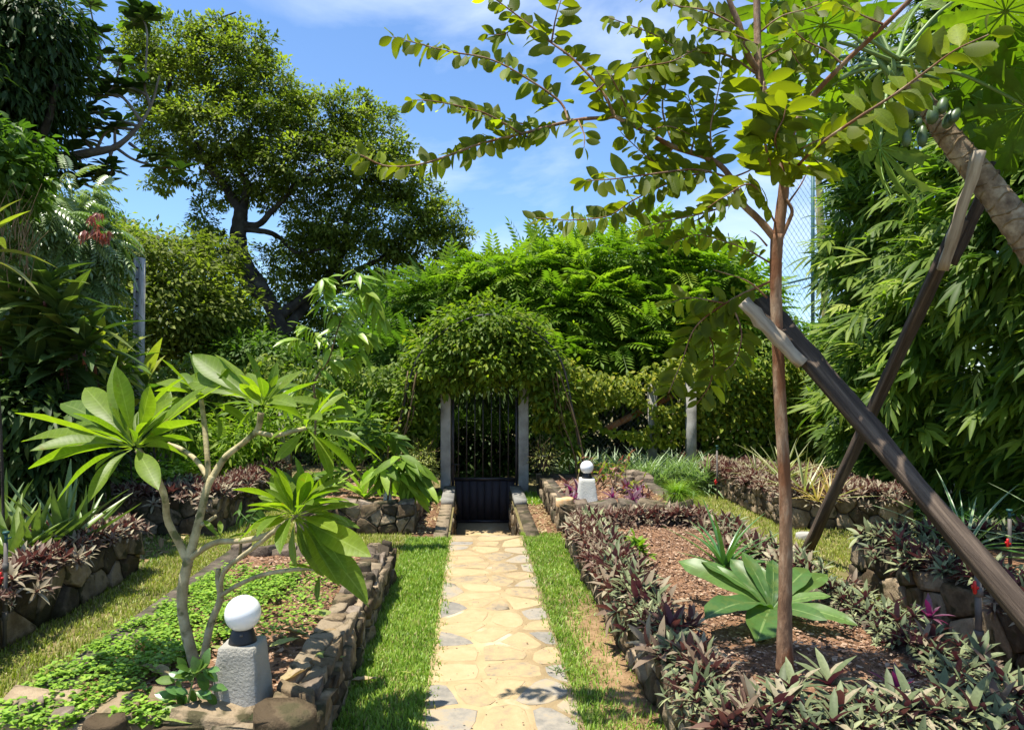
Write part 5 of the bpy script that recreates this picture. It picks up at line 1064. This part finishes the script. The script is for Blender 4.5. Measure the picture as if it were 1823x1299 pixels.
# ------------------------------------------------------------ background trees
def tree(name, label, base, trunkpts, r, blobs, n, Tl, size, mat, bark, cat_='tree', branches=(), group=None, **k):
    t = empty(name, base, label, cat_, group); P = spline([WP(*p) for p in trunkpts], 7); v, f = tube(P, r, 10, rough=.05); mk('trunk', v, f, bark, t, smooth=True)
    for pts, rr in branches: v, f = tube(spline([WP(*p) for p in pts], 5), rr, 8, rough=.06); mk('branch', v, f, bark, t, smooth=True)
    b = blob_leaves(blobs, n, Tl, size, **k); mk('crown', b[0], b[1], mat, t, tint=b[3], uv=b[2], kind='stuff'); return t
LS = leaf(1, .5, 2, 'ell', .25, .15); LL = leaf(1, .26, 3, 'lance', .3, .3); Y1 = 16
tree('spreading_tree', 'large spreading tree with dark crooked trunk and small olive leaves, left of centre', WP(505, 800, Y1) * A((1, 1, 0)),
     [(510, 800, Y1), (505, 640, Y1), (496, 580, Y1), (470, 520, Y1), (436, 470, Y1), (424, 425, Y1), (430, 370, Y1)], (.26, .22, .17, .17, .19, .15),
     [(300, 85, 85, 60, 16, 1.2), (255, 110, 45, 60, 16, .8), (330, 160, 95, 70, 16, 1.4), (415, 130, 90, 50, 16, 1.3), (490, 170, 70, 55, 16.2, 1.3), (290, 235, 60, 50, 16, .9), (390, 235, 100, 60, 15.6, 1.5), (480, 240, 95, 60, 16, 1.5), (570, 220, 70, 50, 16.3, 1.2), (620, 200, 55, 40, 16.3, .9), (665, 240, 75, 45, 16.4, 1.1), (640, 290, 90, 50, 16, 1.3), (545, 300, 90, 50, 15.8, 1.4),
      (330, 295, 60, 35, 15.8, .9), (290, 325, 40, 18, 15.8, .5), (460, 320, 80, 35, 16, 1.0), (700, 320, 60, 45, 16.6, 1), (745, 345, 55, 35, 16.8, .9), (780, 390, 55, 38, 16.9, .9), (810, 420, 40, 30, 17, .7), (690, 400, 90, 60, 16.5, 1.3), (600, 390, 90, 55, 16.4, 1.2), (760, 440, 70, 50, 17, 1), (640, 460, 110, 60, 16.8, 1.2), (560, 450, 60, 50, 16.8, 1), (370, 390, 30, 45, 15.6, .5), (520, 520, 60, 50, 17, 1), (720, 510, 90, 50, 17, 1), (400, 62, 60, 30, 16, .7), (445, 90, 60, 40, 16, .8), (560, 395, 60, 45, 17, 1), (510, 470, 55, 45, 17.4, 1), (600, 540, 80, 50, 17.4, 1), (375, 450, 35, 40, 16.6, .6), (480, 350, 60, 30, 16.6, .8), (400, 345, 25, 30, 16.4, .5)],
     102000, LS, .108, M['olive'], M['bark'], sub=26, spread=.2, upn=1.5, down=.1, shell=(.3, 1.02), branches=(
     ([(430, 380, Y1), (412, 350, Y1), (390, 318, Y1 - .2), (372, 298, Y1 - .3), (350, 250, Y1 - .3)], (.12, .05)), ([(430, 380, Y1), (440, 330, Y1 + .1), (424, 300, Y1), (415, 250, Y1)], (.11, .05)), ([(432, 400, Y1), (460, 400, Y1), (484, 376, Y1), (510, 350, Y1), (530, 324, Y1 - .2), (590, 290, Y1)], (.09, .03)),
     ([(438, 408, Y1), (478, 414, Y1), (500, 425, Y1 + .3), (530, 450, Y1 + .3), (590, 440, Y1)], (.07, .03)), ([(478, 540, Y1), (446, 515, Y1 - .2), (425, 490, Y1 - .2), (406, 460, Y1 - .3), (404, 446, Y1 - .3), (412, 440, Y1 - .3)], (.11, .06)), ([(490, 570, Y1), (540, 530, Y1 + .3), (590, 500, Y1 + .4), (660, 470, Y1 + .5), (740, 430, Y1 + .5)], (.12, .04)),
     ([(500, 600, Y1), (560, 520, Y1 + .8), (610, 450, Y1 + .9), (620, 380, Y1 + .9), (660, 320, Y1 + .9)], (.13, .05)), ([(530, 324, Y1), (600, 318, Y1), (660, 320, Y1 + .3), (720, 340, Y1 + .5)], (.05, .02)), ([(372, 298, Y1 - .3), (320, 230, Y1), (300, 160, Y1), (330, 90, Y1), (380, 40, Y1), (420, 22, Y1)], (.06, .015)),
     ([(424, 300, Y1), (450, 220, Y1), (520, 180, Y1)], (.06, .02))))
# pinnate tree behind the arch
FRL = leaf(1, .34, 2, 'lance', .2, .15); FR = frond(9, FRL, .4, .32)
def pin(name, label, base, blobs, n, size, mat):
    t = empty(name, base, label, 'tree', 'feathery trees behind the fence'); v, f = tube(spline([A(base), A(base) + A((.2, 0, 1.5)), A(base) + A((0, 0, 3.2))], 5), (.13, .08), 8, rough=.05); mk('trunk', v, f, M['bark'], t, smooth=True)
    b = blob_leaves(blobs, n, FR, size, sub=5, spread=.22, down=.0, shell=(.6, 1.0), upn=1.6); mk('crown', b[0], b[1], mat, t, tint=b[3], uv=b[2], kind='stuff')
pin('feathery_tree', 'bright feathery-leaved tree just right of the arch top', WP(980, 800, 13.5) * A((1, 1, 0)), [(870, 505, 75, 28, 13.6, .9), (930, 500, 80, 40, 13.5, 1), (820, 535, 60, 35, 13.6, .8), (1000, 500, 70, 48, 13.4, 1), (1010, 570, 70, 50, 13, 1), (960, 560, 80, 60, 13.4, 1)], 1500, .62, M['bright'])
pin('feathery_tree', 'tallest bright feathery-leaved tree below the slim tree branches', WP(1100, 800, 13.8) * A((1, 1, 0)), [(1060, 485, 65, 42, 13.5, 1), (1120, 480, 70, 50, 13.5, 1), (1050, 560, 80, 60, 13, 1), (1120, 580, 80, 60, 12.9, 1), (1000, 640, 60, 35, 12.4, .7), (1180, 475, 45, 50, 13.5, .9), (1090, 630, 90, 40, 12.5, .8)], 1500, .62, M['bright'])
pin('feathery_tree', 'feathery-leaved tree directly left of the slim trunk, behind it', WP(1230, 800, 13.6) * A((1, 1, 0)), [(1225, 490, 65, 50, 13.5, 1), (1290, 520, 55, 45, 13.5, 1), (1220, 570, 90, 60, 13.2, 1), (1320, 560, 50, 40, 13.5, .8), (1230, 640, 80, 30, 12.6, .7), (1180, 590, 60, 60, 13, .9)], 1300, .62, M['bright'])
pin('feathery_tree', 'darker feathery foliage tree between the big tree and the arch', WP(690, 800, 13.6) * A((1, 1, 0)), [(700, 590, 60, 55, 13.6, 1), (760, 560, 45, 50, 13.6, .8), (660, 650, 60, 35, 13, .8), (720, 640, 40, 40, 12.8, .8)], 650, .6, M['mid'])
# hanging dark fronds seen through the gate bars
b = blob_leaves([(865, 715, 70, 26, 12.2, .5), (740, 730, 60, 35, 12.0, .5), (980, 730, 50, 35, 12.0, .5)], 260, FR, .34, sub=4, spread=.3, down=.9, shell=(.4, 1)); tag(mk('feathery_shrub', b[0], b[1], M['mid'], tint=b[3], uv=b[2]), 'feathery shrub drooping behind the gate bars', 'shrub')
# bushy trees at left behind the fence
tree('bushy_tree', 'rounded leafy tree behind the tall concrete post', WP(260, 800, 13) * A((1, 1, 0)), [(270, 800, 13), (265, 600, 13), (270, 500, 13)], (.14, .08), [(215, 470, 60, 70, 13, 1), (280, 470, 70, 55, 13, 1.1), (335, 490, 60, 45, 13, 1.1), (310, 550, 80, 60, 12.7, 1.1), (400, 560, 50, 60, 13.6, .9), (390, 500, 30, 30, 14.2, .6), (260, 590, 80, 60, 12.5, 1), (395, 450, 50, 28, 14, .6), (350, 438, 45, 26, 14, .6), (215, 445, 30, 30, 13.4, .5)], 19000, LS, .12, M['olive'], M['bark'], sub=16, spread=.42, shell=(.3, 1.2), group='bushy trees behind the left fence')
tree('bushy_tree', 'leafy tree filling under the big crooked trunk', WP(440, 800, 17.6) * A((1, 1, 0)), [(440, 800, 17.6), (440, 640, 17.6), (430, 560, 17.6)], (.12, .07), [(385, 545, 60, 45, 17.6, 1), (440, 570, 60, 50, 17.6, 1), (380, 610, 90, 40, 14, 1), (460, 630, 80, 30, 13, .8), (500, 600, 60, 40, 17.5, .9), (570, 600, 60, 50, 17.6, .9)], 17000, LS, .12, M['mid'], M['bark'], sub=16, spread=.4, shell=(.3, 1.15), group='bushy trees behind the left fence')
tree('bushy_tree', 'small dark topped tree against the sky left of the tall post', WP(190, 700, 15) * A((1, 1, 0)), [(200, 700, 15), (205, 500, 15), (210, 440, 15)], (.12, .06), [(210, 425, 45, 38, 15, .8), (170, 440, 50, 50, 15, .8), (250, 440, 30, 25, 15, .6)], 6000, LS, .12, M['mid'], M['bark'], sub=14, spread=.35, shell=(.3, 1.15), group='bushy trees behind the left fence')
tree('bushy_tree', 'rounded tree right of the slim trunk, below the netting', WP(1430, 800, 14) * A((1, 1, 0)), [(1430, 800, 14), (1430, 650, 14)], (.12, .06), [(1430, 620, 60, 40, 14, .9), (1370, 650, 60, 50, 13, .8), (1480, 640, 50, 50, 14, .8), (1420, 690, 80, 60, 13, .8), (1480, 590, 40, 25, 15, .6)], 11000, LS, .12, M['mid'], M['bark'], sub=10, spread=.28)
b = blob_leaves([(x, 700, 110, 110, 15.5, 1.2) for x in range(150, 1700, 110)] + [(x, 830, 120, 70, 14, 1.0) for x in range(150, 1700, 120)], 42000, LS, .2, sub=9, spread=.5, shell=(.1, 1)); mk('undergrowth_fill', b[0], b[1], M['dark'], tint=b[3], uv=b[2], kind='stuff')
b = blob_leaves([(865, 690, 120, 30, 11.5, .6), (865, 800, 90, 80, 12.6, .5), (740, 800, 70, 70, 12.4, .5), (990, 800, 70, 70, 12.4, .5), (865, 870, 110, 40, 12.0, .5)], 9000, LL, .2, sub=9, spread=.4, shell=(.1, 1)); mk('undergrowth_fill', b[0], b[1], M['dark'], tint=b[3], uv=b[2], kind='stuff')  # leaves added behind the gate to darken it; top clump shades the rest
# left dark canopy tree
tree('broad_canopy_tree', 'dark dense tree with hanging leaves filling the top left corner', (-7.2, 9.0, 0), [(-60, 800, 9), (-70, 500, 9), (-30, 330, 9), (30, 270, 9.2)], (.28, .2, .12),
     [(-18, 60, 110, 90, 9, 1.1), (52, 60, 80, 80, 9, 1), (52, 150, 80, 70, 9.2, 1), (-18, 180, 100, 80, 9, 1), (12, 270, 80, 60, 9.3, .9), (-98, 100, 120, 150, 9, 1.1), (-8, 350, 60, 60, 9, .7), (32, 370, 55, 50, 9, .7), (-78, 280, 90, 90, 9, 1), (92, 40, 40, 50, 9, .7), (-368, 60, 240, 160, 6.6, 1.4), (-218, 330, 110, 90, 7.2, 1.0)],
     44000, LL, .16, M['dark'], M['bark'], sub=10, spread=.34, down=.7, shell=(.3, 1.0), branches=(([(30, 270, 9.2), (80, 230, 9.1), (100, 150, 9)], (.08, .03)), ([(0, 140, 9), (60, 120, 9), (110, 90, 9)], (.06, .03))))
# almond-like branch with leaf whorls
al = empty('almond_tree', WP(-20, 800, 10.5) * A((1, 1, 0)), 'grey branched tree with spaced whorls of broad leaves reaching across the sky at upper left', 'tree')
limb(al, [(-20, 800, 10.5), (-25, 500, 10.5), (0, 330, 10.5), (60, 288, 10.4), (120, 280, 10.3), (170, 270, 10.2), (205, 262, 10.2), (240, 232, 10.2), (268, 190, 10.2), (284, 135, 10.2)], (.2, .14, .09, .07, .06, .04, .02, .012), M['barkg'], 'trunk', .06, 10)
ends = []
for pts in ([(205, 262, 0), (240, 285, 0), (290, 298, 0), (325, 300, 0)], [(200, 265, 0), (190, 295, 0), (170, 310, .1)], [(195, 268, 0), (200, 300, 0), (188, 325, 0)], [(240, 232, 0), (225, 229, 0), (190, 228, 0), (150, 230, .1)], [(170, 270, 0), (150, 250, 0), (130, 225, 0)], [(120, 280, 0), (100, 300, 0), (90, 310, 0)], [(140, 278, 0), (145, 300, 0), (135, 320, 0)],
            [(268, 190, 0), (262, 170, 0), (258, 150, 0), (262, 60, .1), (250, 25, .1)], [(250, 215, 0), (220, 175, 0), (190, 170, 0), (165, 172, 0)], [(245, 225, 0), (215, 215, 0), (180, 200, 0), (150, 205, 0)], [(190, 170, 0), (205, 150, 0), (215, 110, 0)], [(165, 172, 0), (165, 140, 0), (175, 95, 0)], [(165, 172, 0), (140, 150, 0), (130, 120, 0)], [(230, 255, 0), (260, 275, 0), (285, 275, 0)], [(205, 262, 0), (205, 230, 0), (215, 215, 0)],
            [(130, 120, 0), (150, 70, 0), (165, 55, 0)], [(165, 140, 0), (180, 100, 0), (170, 60, 0), (160, 10, 0)], [(262, 170, 0), (232, 155, 0), (212, 150, 0)], [(60, 288, 0), (80, 250, 0), (110, 240, 0)], [(170, 270, 0), (185, 240, 0), (200, 230, 0)]):
    limb(al, [(p[0], p[1], 10.2 + p[2]) for p in pts], (.026, .01), M['barkg'], 'branch', .06, 6, 5); ends.append(pts[-1]); ends.append(pts[len(pts) // 2])
AM = leafmesh('dark', 4, Ln=1, Wd=.5, n=5, shape='obov', fold=.2, bend=.15) + leafmesh('mid', 1, Ln=1, Wd=.5, n=5, shape='obov', fold=.2, bend=.15)
for e in ends[:36] + [(240, 15, .1), (258, 35, .1), (235, 40, .1), (270, 22, .1), (120, 270, 0), (155, 310, 0), (140, 330, 0), (145, 195, 0)]:
    c = WP(e[0] + U(-4, 4), e[1] + U(-4, 4), 10.2 + e[2]); n = 11; az = np.arange(n) * 2.4; el = U(-.3, .7, n); D = np.stack([np.cos(az) * np.cos(el), np.sin(az) * np.cos(el), np.sin(el)], -1); leaves_on(al, AM, np.repeat([c], n, 0), D, U(.18, .3, n))
# left mid storey
b = blob_leaves([(10, 250, 40, 30, 6.5, .5), (15, 300, 36, 36, 6.5, .5), (0, 340, 36, 36, 6.5, .5)], 1900, LV, .1, sub=9, spread=.3, down=.5); tag(mk('creeper', b[0], b[1], M['mid'], tint=b[3], uv=b[2]), 'bright creeper leaves hanging at the left edge below the dark canopy', 'vine')
FRD = frond(8, leaf(1, .3, 3, 'lance', .2, .4), .7, .4)
ps = empty('drooping_shrub', WP(140, 800, 7.8) * A((1, 1, 0)), 'pale drooping-leaved small tree with reddish young leaf tufts at left', 'tree')
v, f = tube(spline([WP(140, 850, 7.8), WP(130, 600, 7.8), WP(140, 450, 7.8)], 5), (.06, .02), 8, rough=.05); mk('trunk', v, f, M['bark'], ps, smooth=True)
b = blob_leaves([(90, 390, 70, 45, 7.8, .6), (140, 430, 50, 50, 7.8, .5), (150, 470, 30, 50, 7.8, .4), (95, 470, 60, 50, 7.9, .5), (140, 530, 30, 40, 7.8, .4), (130, 350, 30, 30, 8, .4)], 1000, FRD, .27, sub=5, spread=.25, down=.5, upn=1.2); mk('crown', b[0], b[1], M['palefern'], ps, tint=b[3], uv=b[2], kind='stuff')
for px, py in ((172, 384), (164, 402), (186, 412), (178, 425), (158, 418)):
    b = blob_leaves([(px, py, 8, 12, 7.3, .08)], 26, LL, .085, sub=6, spread=.08, down=1.5); mk('red_leaf_tuft', b[0], b[1], M['redl'], ps, tint=b[3], uv=b[2])
b = blob_leaves([(60, 440, 80, 60, 8.6, .6), (120, 560, 70, 70, 8.4, .6), (60, 560, 90, 80, 8.6, .7), (175, 620, 40, 50, 8.8, .5), (90, 660, 110, 60, 8.6, .5)], 11000, LL, .16, sub=9, spread=.35, down=.6); tag(mk('leafy_shrub', b[0], b[1], M['mid'], tint=b[3], uv=b[2]), 'mass of narrow green leaves behind the red-stemmed plants at left', 'shrub')
for i in range(30):
    x0, y0 = U(-10, 60), U(340, 470); v, f = tube(spline([WP(x0, y0 + 60, 6.2), WP(x0 + U(-10, 15), y0 + 20, 6.2), WP(x0 + U(-25, 35), y0 - 20, 6.2)], 4), (.005, .002), 4)
    if i == 0: dt = empty('dry_climber', WP(20, 640, 6.2), 'tangle of dry tan stems at the left edge', 'vine')
    mk('stem', v, f, M['twig'], dt)
# ti plants (red stems, broad strap leaves)
def ti(label, c, n, Ls, mats, stems=3, top=None, Y=None, wd=.24, bd=(.25, .5, .7)):
    r = empty('ti_plant', c, label, 'plant', 'red-stemmed broad-leaved plants at left'); ms = []
    for m_ in mats:
        for b_ in bd: ms += leafmesh(m_, 1, Ln=1, Wd=wd, n=8, shape='lance', fold=.35, bend=b_, petiole=.08)
    for hpx in top:
        tpt = WP(hpx[0], hpx[1], Y + U(-.2, .2)); P = spline([tpt * A((1, 1, 0)) + A((.1, .1, 0)), tpt * A((1, 1, .5)) + A((.05, .1, 0)), tpt], 4); v, f = tube(P, (.011, .009), 7); mk('stem', v, f, M['bark'], r, smooth=True); v, f = tube(A([tpt - A((0, 0, .15)), tpt]), (.016, .012), 7); mk('red_shoot', v, f, M['rstem'], r, smooth=True)
        az = np.arange(n) * 2.4 + U(-.3, .3, n); el = np.radians(np.linspace(-5, 75, n)); D = np.stack([np.cos(az) * np.cos(el), np.sin(az) * np.cos(el) - .15, np.sin(el)], -1); leaves_on(r, ms, tpt + np.outer(np.linspace(-.14, .05, n), (0, 0, 1)), D, U(Ls[0], Ls[1], n))
ti('tall ti plant with pinkish stems and cream-edged arching leaves at the left edge', WP(40, 900, 6.6) * A((1, 1, 0)), 26, (.4, .66), ['ti', 'ti', 'ti'], top=[(30, 540), (80, 520), (0, 610), (50, 590), (110, 570)], Y=6.6)
ti('lower dark ti plant under the tall one at left', WP(80, 900, 6.8) * A((1, 1, 0)), 22, (.4, .62), ['ti', 'dark'], top=[(60, 660), (110, 640), (10, 690), (150, 620), (90, 700), (20, 740)], Y=6.7, wd=.26)
ti('shaded broad leaves of a low ti plant above the aloe bed', WP(60, 900, 6.8) * A((1, 1, 0)), 20, (.38, .6), ['dark', 'ti'], top=[(20, 800), (80, 780), (130, 740), (-20, 760), (60, 840)], Y=6.6, wd=.26)
ti('broad-leaved plant with a few yellow leaves behind the plumeria', WP(235, 880, 7.4) * A((1, 1, 0)), 14, (.35, .6), ['ti', 'mid', 'tiy'], top=[(215, 650), (260, 690), (170, 640)], Y=7.4)
ti('ti plant with yellowing leaves near the top of the left edge', WP(-10, 900, 4.6) * A((1, 1, 0)), 12, (.3, .45), ['tiy', 'ti'], top=[(-25, 430)], Y=4.9)
b = blob_leaves([(20, 740, 80, 60, 6.3, .25), (90, 770, 70, 60, 6.35, .25), (30, 840, 90, 45, 6.3, .2), (130, 820, 60, 50, 6.6, .25), (60, 780, 110, 90, 8.2, .6), (140, 820, 80, 60, 8.6, .5), (10, 720, 80, 80, 8, .5), (190, 740, 60, 60, 9, .5), (-40, 850, 100, 80, 7.8, .5)], 14000, LL, .2, sub=9, spread=.4, down=.5); tag(mk('shade_fill_shrub', b[0], b[1], M['dark'], tint=b[3], uv=b[2]), 'dark shrub mass filling in deep shade behind the left aloe bed', 'shrub')  # dark leaf colour fills in for the deep shade under the ti plants
# striped ground plants behind the small lamp, and other fillers
b = strapT = leaf(1, .075, 4, 'blade', .4, .45); STR = rosette(16, strapT, (20, 80), (.6, 1.1)); 
def tufts(label, regs, n, size, mat, name='striped_tufts', T=None):
    P = []
    for (x0, x1, v0, v1, z) in regs:
        m = n // len(regs); u = U(x0, x1, m); v_ = U(v0, v1, m); P.append(np.stack([u + K * v_, v_, np.full(m, z)], -1))
    P = np.concatenate(P); m = len(P); a = U(0, 6.28, m); R = np.stack([np.stack([np.cos(a), -np.sin(a), 0 * a], -1), np.stack([np.sin(a), np.cos(a), 0 * a], -1), np.tile([0, 0, 1.], (m, 1))], 1)
    b = bake(T or STR, P, R, size * U(.7, 1.2, m)); o = mk(name, b[0], b[1], mat, tint=b[3], uv=b[2], kind='stuff'); return o
tufts('', [(1.5, 3.4, 9.95, 10.8, 0.05)], 260, .6, M['spider']); tufts('', [(3.3, 4.3, 10.9, 11.5, .0)], 30, .5, M['spider']); tufts('', [(-2.4, -1.0, 9.9, 10.3, 0)], 60, .35, M['mid'])
tufts('', [(4.9, 5.6, 6, 9.5, 0)], 50, .45, M['strapg'], 'strap_tufts')
cover('yellow_ground_cover', [([(-5.0, 7.7), (-3.3, 7.7), (-3.3, 9.3), (-5, 9.3)], 1)], 2600, .07, M['lime'], .4, .14)
b = blob_leaves([(330, 770, 60, 40, 9.2, .5), (440, 790, 60, 40, 9.4, .5), (600, 760, 80, 50, 9.6, .5), (480, 740, 60, 40, 9.8, .5)], 2600, LL, .14, sub=8, spread=.4); tag(mk('fern_shrub', b[0], b[1], M['bright'], tint=b[3], uv=b[2]), 'loose bright shrub behind the plumeria, before the left fence', 'shrub')
# twiggy stems in the small lamp's bed
tb = empty('twiggy_shrub', G(1.55, 8.5, .27), 'sparse twiggy shrub with red-green leaves beside the small lamp', 'shrub')
tms = leafmesh('yvine', 2, Ln=1, Wd=.35, n=4, shape='lance', fold=.3, bend=.2) + leafmesh('redl', 1, Ln=1, Wd=.35, n=4, shape='lance', fold=.3, bend=.2)
for i in range(26):
    p0 = G(U(1.3, 1.95), U(7.9, 9.4), .27); p2 = p0 + A((U(-.2, .25), U(-.1, .1), U(.15, .42))); v, f = tube(spline([p0, (p0 + p2) / 2 + rng.normal(0, .03, 3), p2], 3), (.007, .003), 5); mk('stem', v, f, M['twig'], tb); n = 5; leaves_on(tb, tms, p2 - (p2 - p0) * rng.random((n, 1)) * .5, rng.normal(0, 1, (n, 3)) + A((0, 0, .2)), U(.06, .12, n))
# pots
def pot(c, r, h, label, mat, plants):
    o = empty('potted_plant', c, label, 'potted plant'); v, f = lathe([(r * .7, 0), (r * .98, h), (r * 1.08, h), (r * 1.08, h - .02), (r * .9, h - .015), (r * .85, h * .8), (0, h * .8)], 22, c); mk('pot', v, f, mat, o, smooth=False); plants(o, A(c) + A((0, 0, h * .85))); return o
def grassy(o, c):
    T = leaf(1, .022, 5, 'blade', .2, .75); n = 800; az = U(0, 6.28, n); el = U(.1, 1.45, n); D = np.stack([np.cos(az) * np.cos(el), np.sin(az) * np.cos(el), np.sin(el)], -1); b = bake(T, c + rng.normal(0, .03, (n, 3)) * A((1, 1, .2)), frames(D), U(.1, .27, n)); mk('hanging_grass', b[0], b[1], M['lime'], o, tint=b[3], uv=b[2], kind='stuff')
    n = 300; D = np.stack([U(.3, 1, n), U(-.4, .2, n), U(-.1, .5, n)], -1); b = bake(T, c + rng.normal(0, .04, (n, 3)), frames(D), U(.15, .38, n)); mk('hanging_grass', b[0], b[1], M['lime'], o, tint=b[3], uv=b[2], kind='stuff')
pot(WP(1205, 897, 7.6), .085, .13, 'dark pot of fine yellow-green grassy plant on the corner of the stone bed', M['black'], grassy)
def drytwig(o, c):
    T = leaf(1, .25, 2, 'lance', .3, .3); n = 700; D = nrm(rng.normal(0, 1, (n, 3)) + A((0, 0, .2))); r_ = U(.05, .3, n)[:, None]; b = bake(T, c + D * r_ * A((1, 1, .75)), frames(D + rng.normal(0, .5, (n, 3))), U(.02, .05, n)); mk('dry_foliage', b[0], b[1], M['dryg'], o, tint=b[3], uv=b[2], kind='stuff')
    for k in range(22):
        D = nrm(rng.normal(0, 1, 3) + A((0, 0, .4))); v, f = tube(spline([c, c + D * .15 + rng.normal(0, .02, 3), c + D * .3], 3), (.004, .002), 4); mk('twig', v, f, M['twig'], o)
pot(WP(968, 832, 9.5), .11, .17, 'dark pot of dried straggly plant on the corner right of the gate', M['black'], drytwig)
db = empty('dry_bush', G(-.72, 9.6, .3), 'round dry bush with a dark hollow left of the gate post', 'bush'); drytwig(db, G(-.72, 9.6, .58)); b = blob_leaves([(752, 830, 26, 34, 9.6, .25)], 1100, LL, .06, sub=9, spread=.15); mk('foliage', b[0], b[1], M['dryg'], db, tint=b[3], uv=b[2], kind='stuff')
# irrigation risers
def riser(base, h, label, r=.009, valve=None, head=True, coup=True):
    o = empty('sprinkler_riser', base, label, 'pipe', 'irrigation pipes with red valves'); b_ = A(base); v, f = tube(A([b_, b_ + A((0, 0, h))]), r, 10); mk('pipe', v, f, M['pipe'], o, smooth=True)
    if coup:
        for z in (.25, .72): v, f = tube(A([b_ + A((0, 0, h * z)), b_ + A((0, 0, h * z + .05))]), r * 1.45, 10); mk('coupling', v, f, M['pipe'], o, smooth=True)
    vz = valve * h; q_ = b_ + A((-r - .012, -r, vz)); v, f = join([tube(A([q_ + A((0, 0, -.034)), q_ + A((0, 0, -.02)), q_ + A((0, 0, .02)), q_ + A((0, 0, .036))]), (.007, .011, .009, .007), 8), box(q_ + A((.01, 0, 0)), (.02, .012, .014)), box(q_ + A((-.012, 0, .006)), (.01, .008, .02))]); mk('valve', v, f, M['red'], o)
    if head:
        z = b_ + A((0, 0, h)); v, f = join([tube(A([z, z + A((0, 0, .05))]), r * .8, 8), tube(A([z + A((0, 0, .05)), z + A((0, 0, .065))]), r * 1.6, 8), tube(A([z + A((0, 0, .02)), z + A((.03, 0, .03))]), r * .5, 6)]); mk('sprinkler_head', v, f, M['teal'], o, smooth=False)
    return o
riser(WP(8, 1150, 4.15), .60, 'grey riser pipe with red valve before the aloe bed at left edge', .011, .66)
riser(WP(1277, 888, 9.1), .62, 'thin black riser pipe with red valve before the far right bed', .012, .35, coup=False)
riser(WP(1743, 1180, 3.85), .50, 'thick brown riser pipe with bright red valve at the right stone wall', .017, .82, head=False)
riser(G(3.7, 4.9, .3), .34, 'small teal sprinkler head standing on the right edge bed', .012, .5, coup=False)
riser(WP(573, 845, 8.9), .3, 'small red valve pipe behind the low whorl of long leaves', .012, .8, head=False, coup=False)
# fallen leaves
wd_ = empty('weed', G(.47, 3.85, .02), 'small green weed sprouting at the right edge of the path', 'weed')
wm = leafmesh('mid', 2, Ln=1, Wd=.35, n=3, shape='lance', fold=.2, bend=.2)
for q in range(7):
    D = nrm(A((math.cos(q * 2.4), math.sin(q * 2.4), .5))); p0 = A(wd_.location); v, f = tube(A([p0, p0 + D * .07]), .0015, 4); mk('stem', v, f, M['gstem'], wd_); leaves_on(wd_, wm, p0 + np.outer([.03, .045, .06, .07], D), rng.normal(0, 1, (4, 3)) * A((1, 1, .3)) + D, U(.02, .035, 4))
DM = [leafmesh('dry', 1, Ln=1, Wd=.38, n=8, shape='lance', fold=.5, bend=b_, wave=.05)[0] for b_ in (.1, -.2, .3)]; DG = [leafmesh('dryg', 1, Ln=1, Wd=.36, n=8, shape='lance', fold=.3, bend=b_, wave=.03)[0] for b_ in (.05, .2)]
for px, py, z, L_, az, gg, lab in ((90, 1185, .29, .20, -.1, 1, 'pale curled fallen leaf lying on ground cover at far left'), (250, 1183, .28, .24, -.35, 0, 'brown and cream curled fallen leaf before the plumeria trunk'), (275, 1270, .28, .26, 0.0, 1, 'broad dull green fallen leaf left of the near lamp base'), (375, 1150, .27, .17, -.3, 1, 'pale fallen leaf wedged behind the thin plumeria stem'),
        (480, 1150, .27, .15, .6, 1, 'grey-green fallen leaf right of the large globe'), (500, 1120, .27, .2, -.3, 0, 'brown curled fallen leaf on the mulch above the near lamp'), (545, 1090, .28, .26, .15, 1, 'long olive fallen leaf near the right wall of the near left bed'), (560, 1170, .28, .2, .9, 1, 'yellow-green fallen leaf draped on the near bed wall'), (460, 1080, .27, .16, .1, 0, 'dark dry fallen leaf behind the big globe'),
        (500, 1215, .28, .22, 1.1, 0, 'dark folded fallen leaf beside the near pedestal'), (625, 1210, .02, .14, .3, 0, 'crumpled pinkish dry leaf on grass under the near bed wall'), (655, 1175, .02, .1, 1.2, 1, 'pale upright dry leaf on the shaded grass strip'), (620, 1225, .02, .12, 1.4, 1, 'cream fallen leaf leaning on the wall foot at lower left centre'), (712, 1195, .03, .07, -.2, 1, 'small yellow leaf on the grass left of the path'),
        (1020, 1090, .03, .06, .2, 1, 'small yellow leaf on the grass right of the path'), (560, 1130, .27, .2, .4, 0, 'dry leaf on the mulch below the long olive one'), (930, 1005, .025, .05, .4, 1, 'tiny yellow leaf on the right path edge')):
    c = at(px, py, z); ob = bpy.data.objects.new('fallen_leaf', (DG if gg else DM)[rng.integers(2)]); COL.objects.link(ob); ob.location = c; ob.rotation_euler = (U(-.25, .25), U(-.4, .4), az - math.pi / 2); ob.scale = (L_,) * 3; tag(ob, lab, 'leaf', 'fallen leaves')
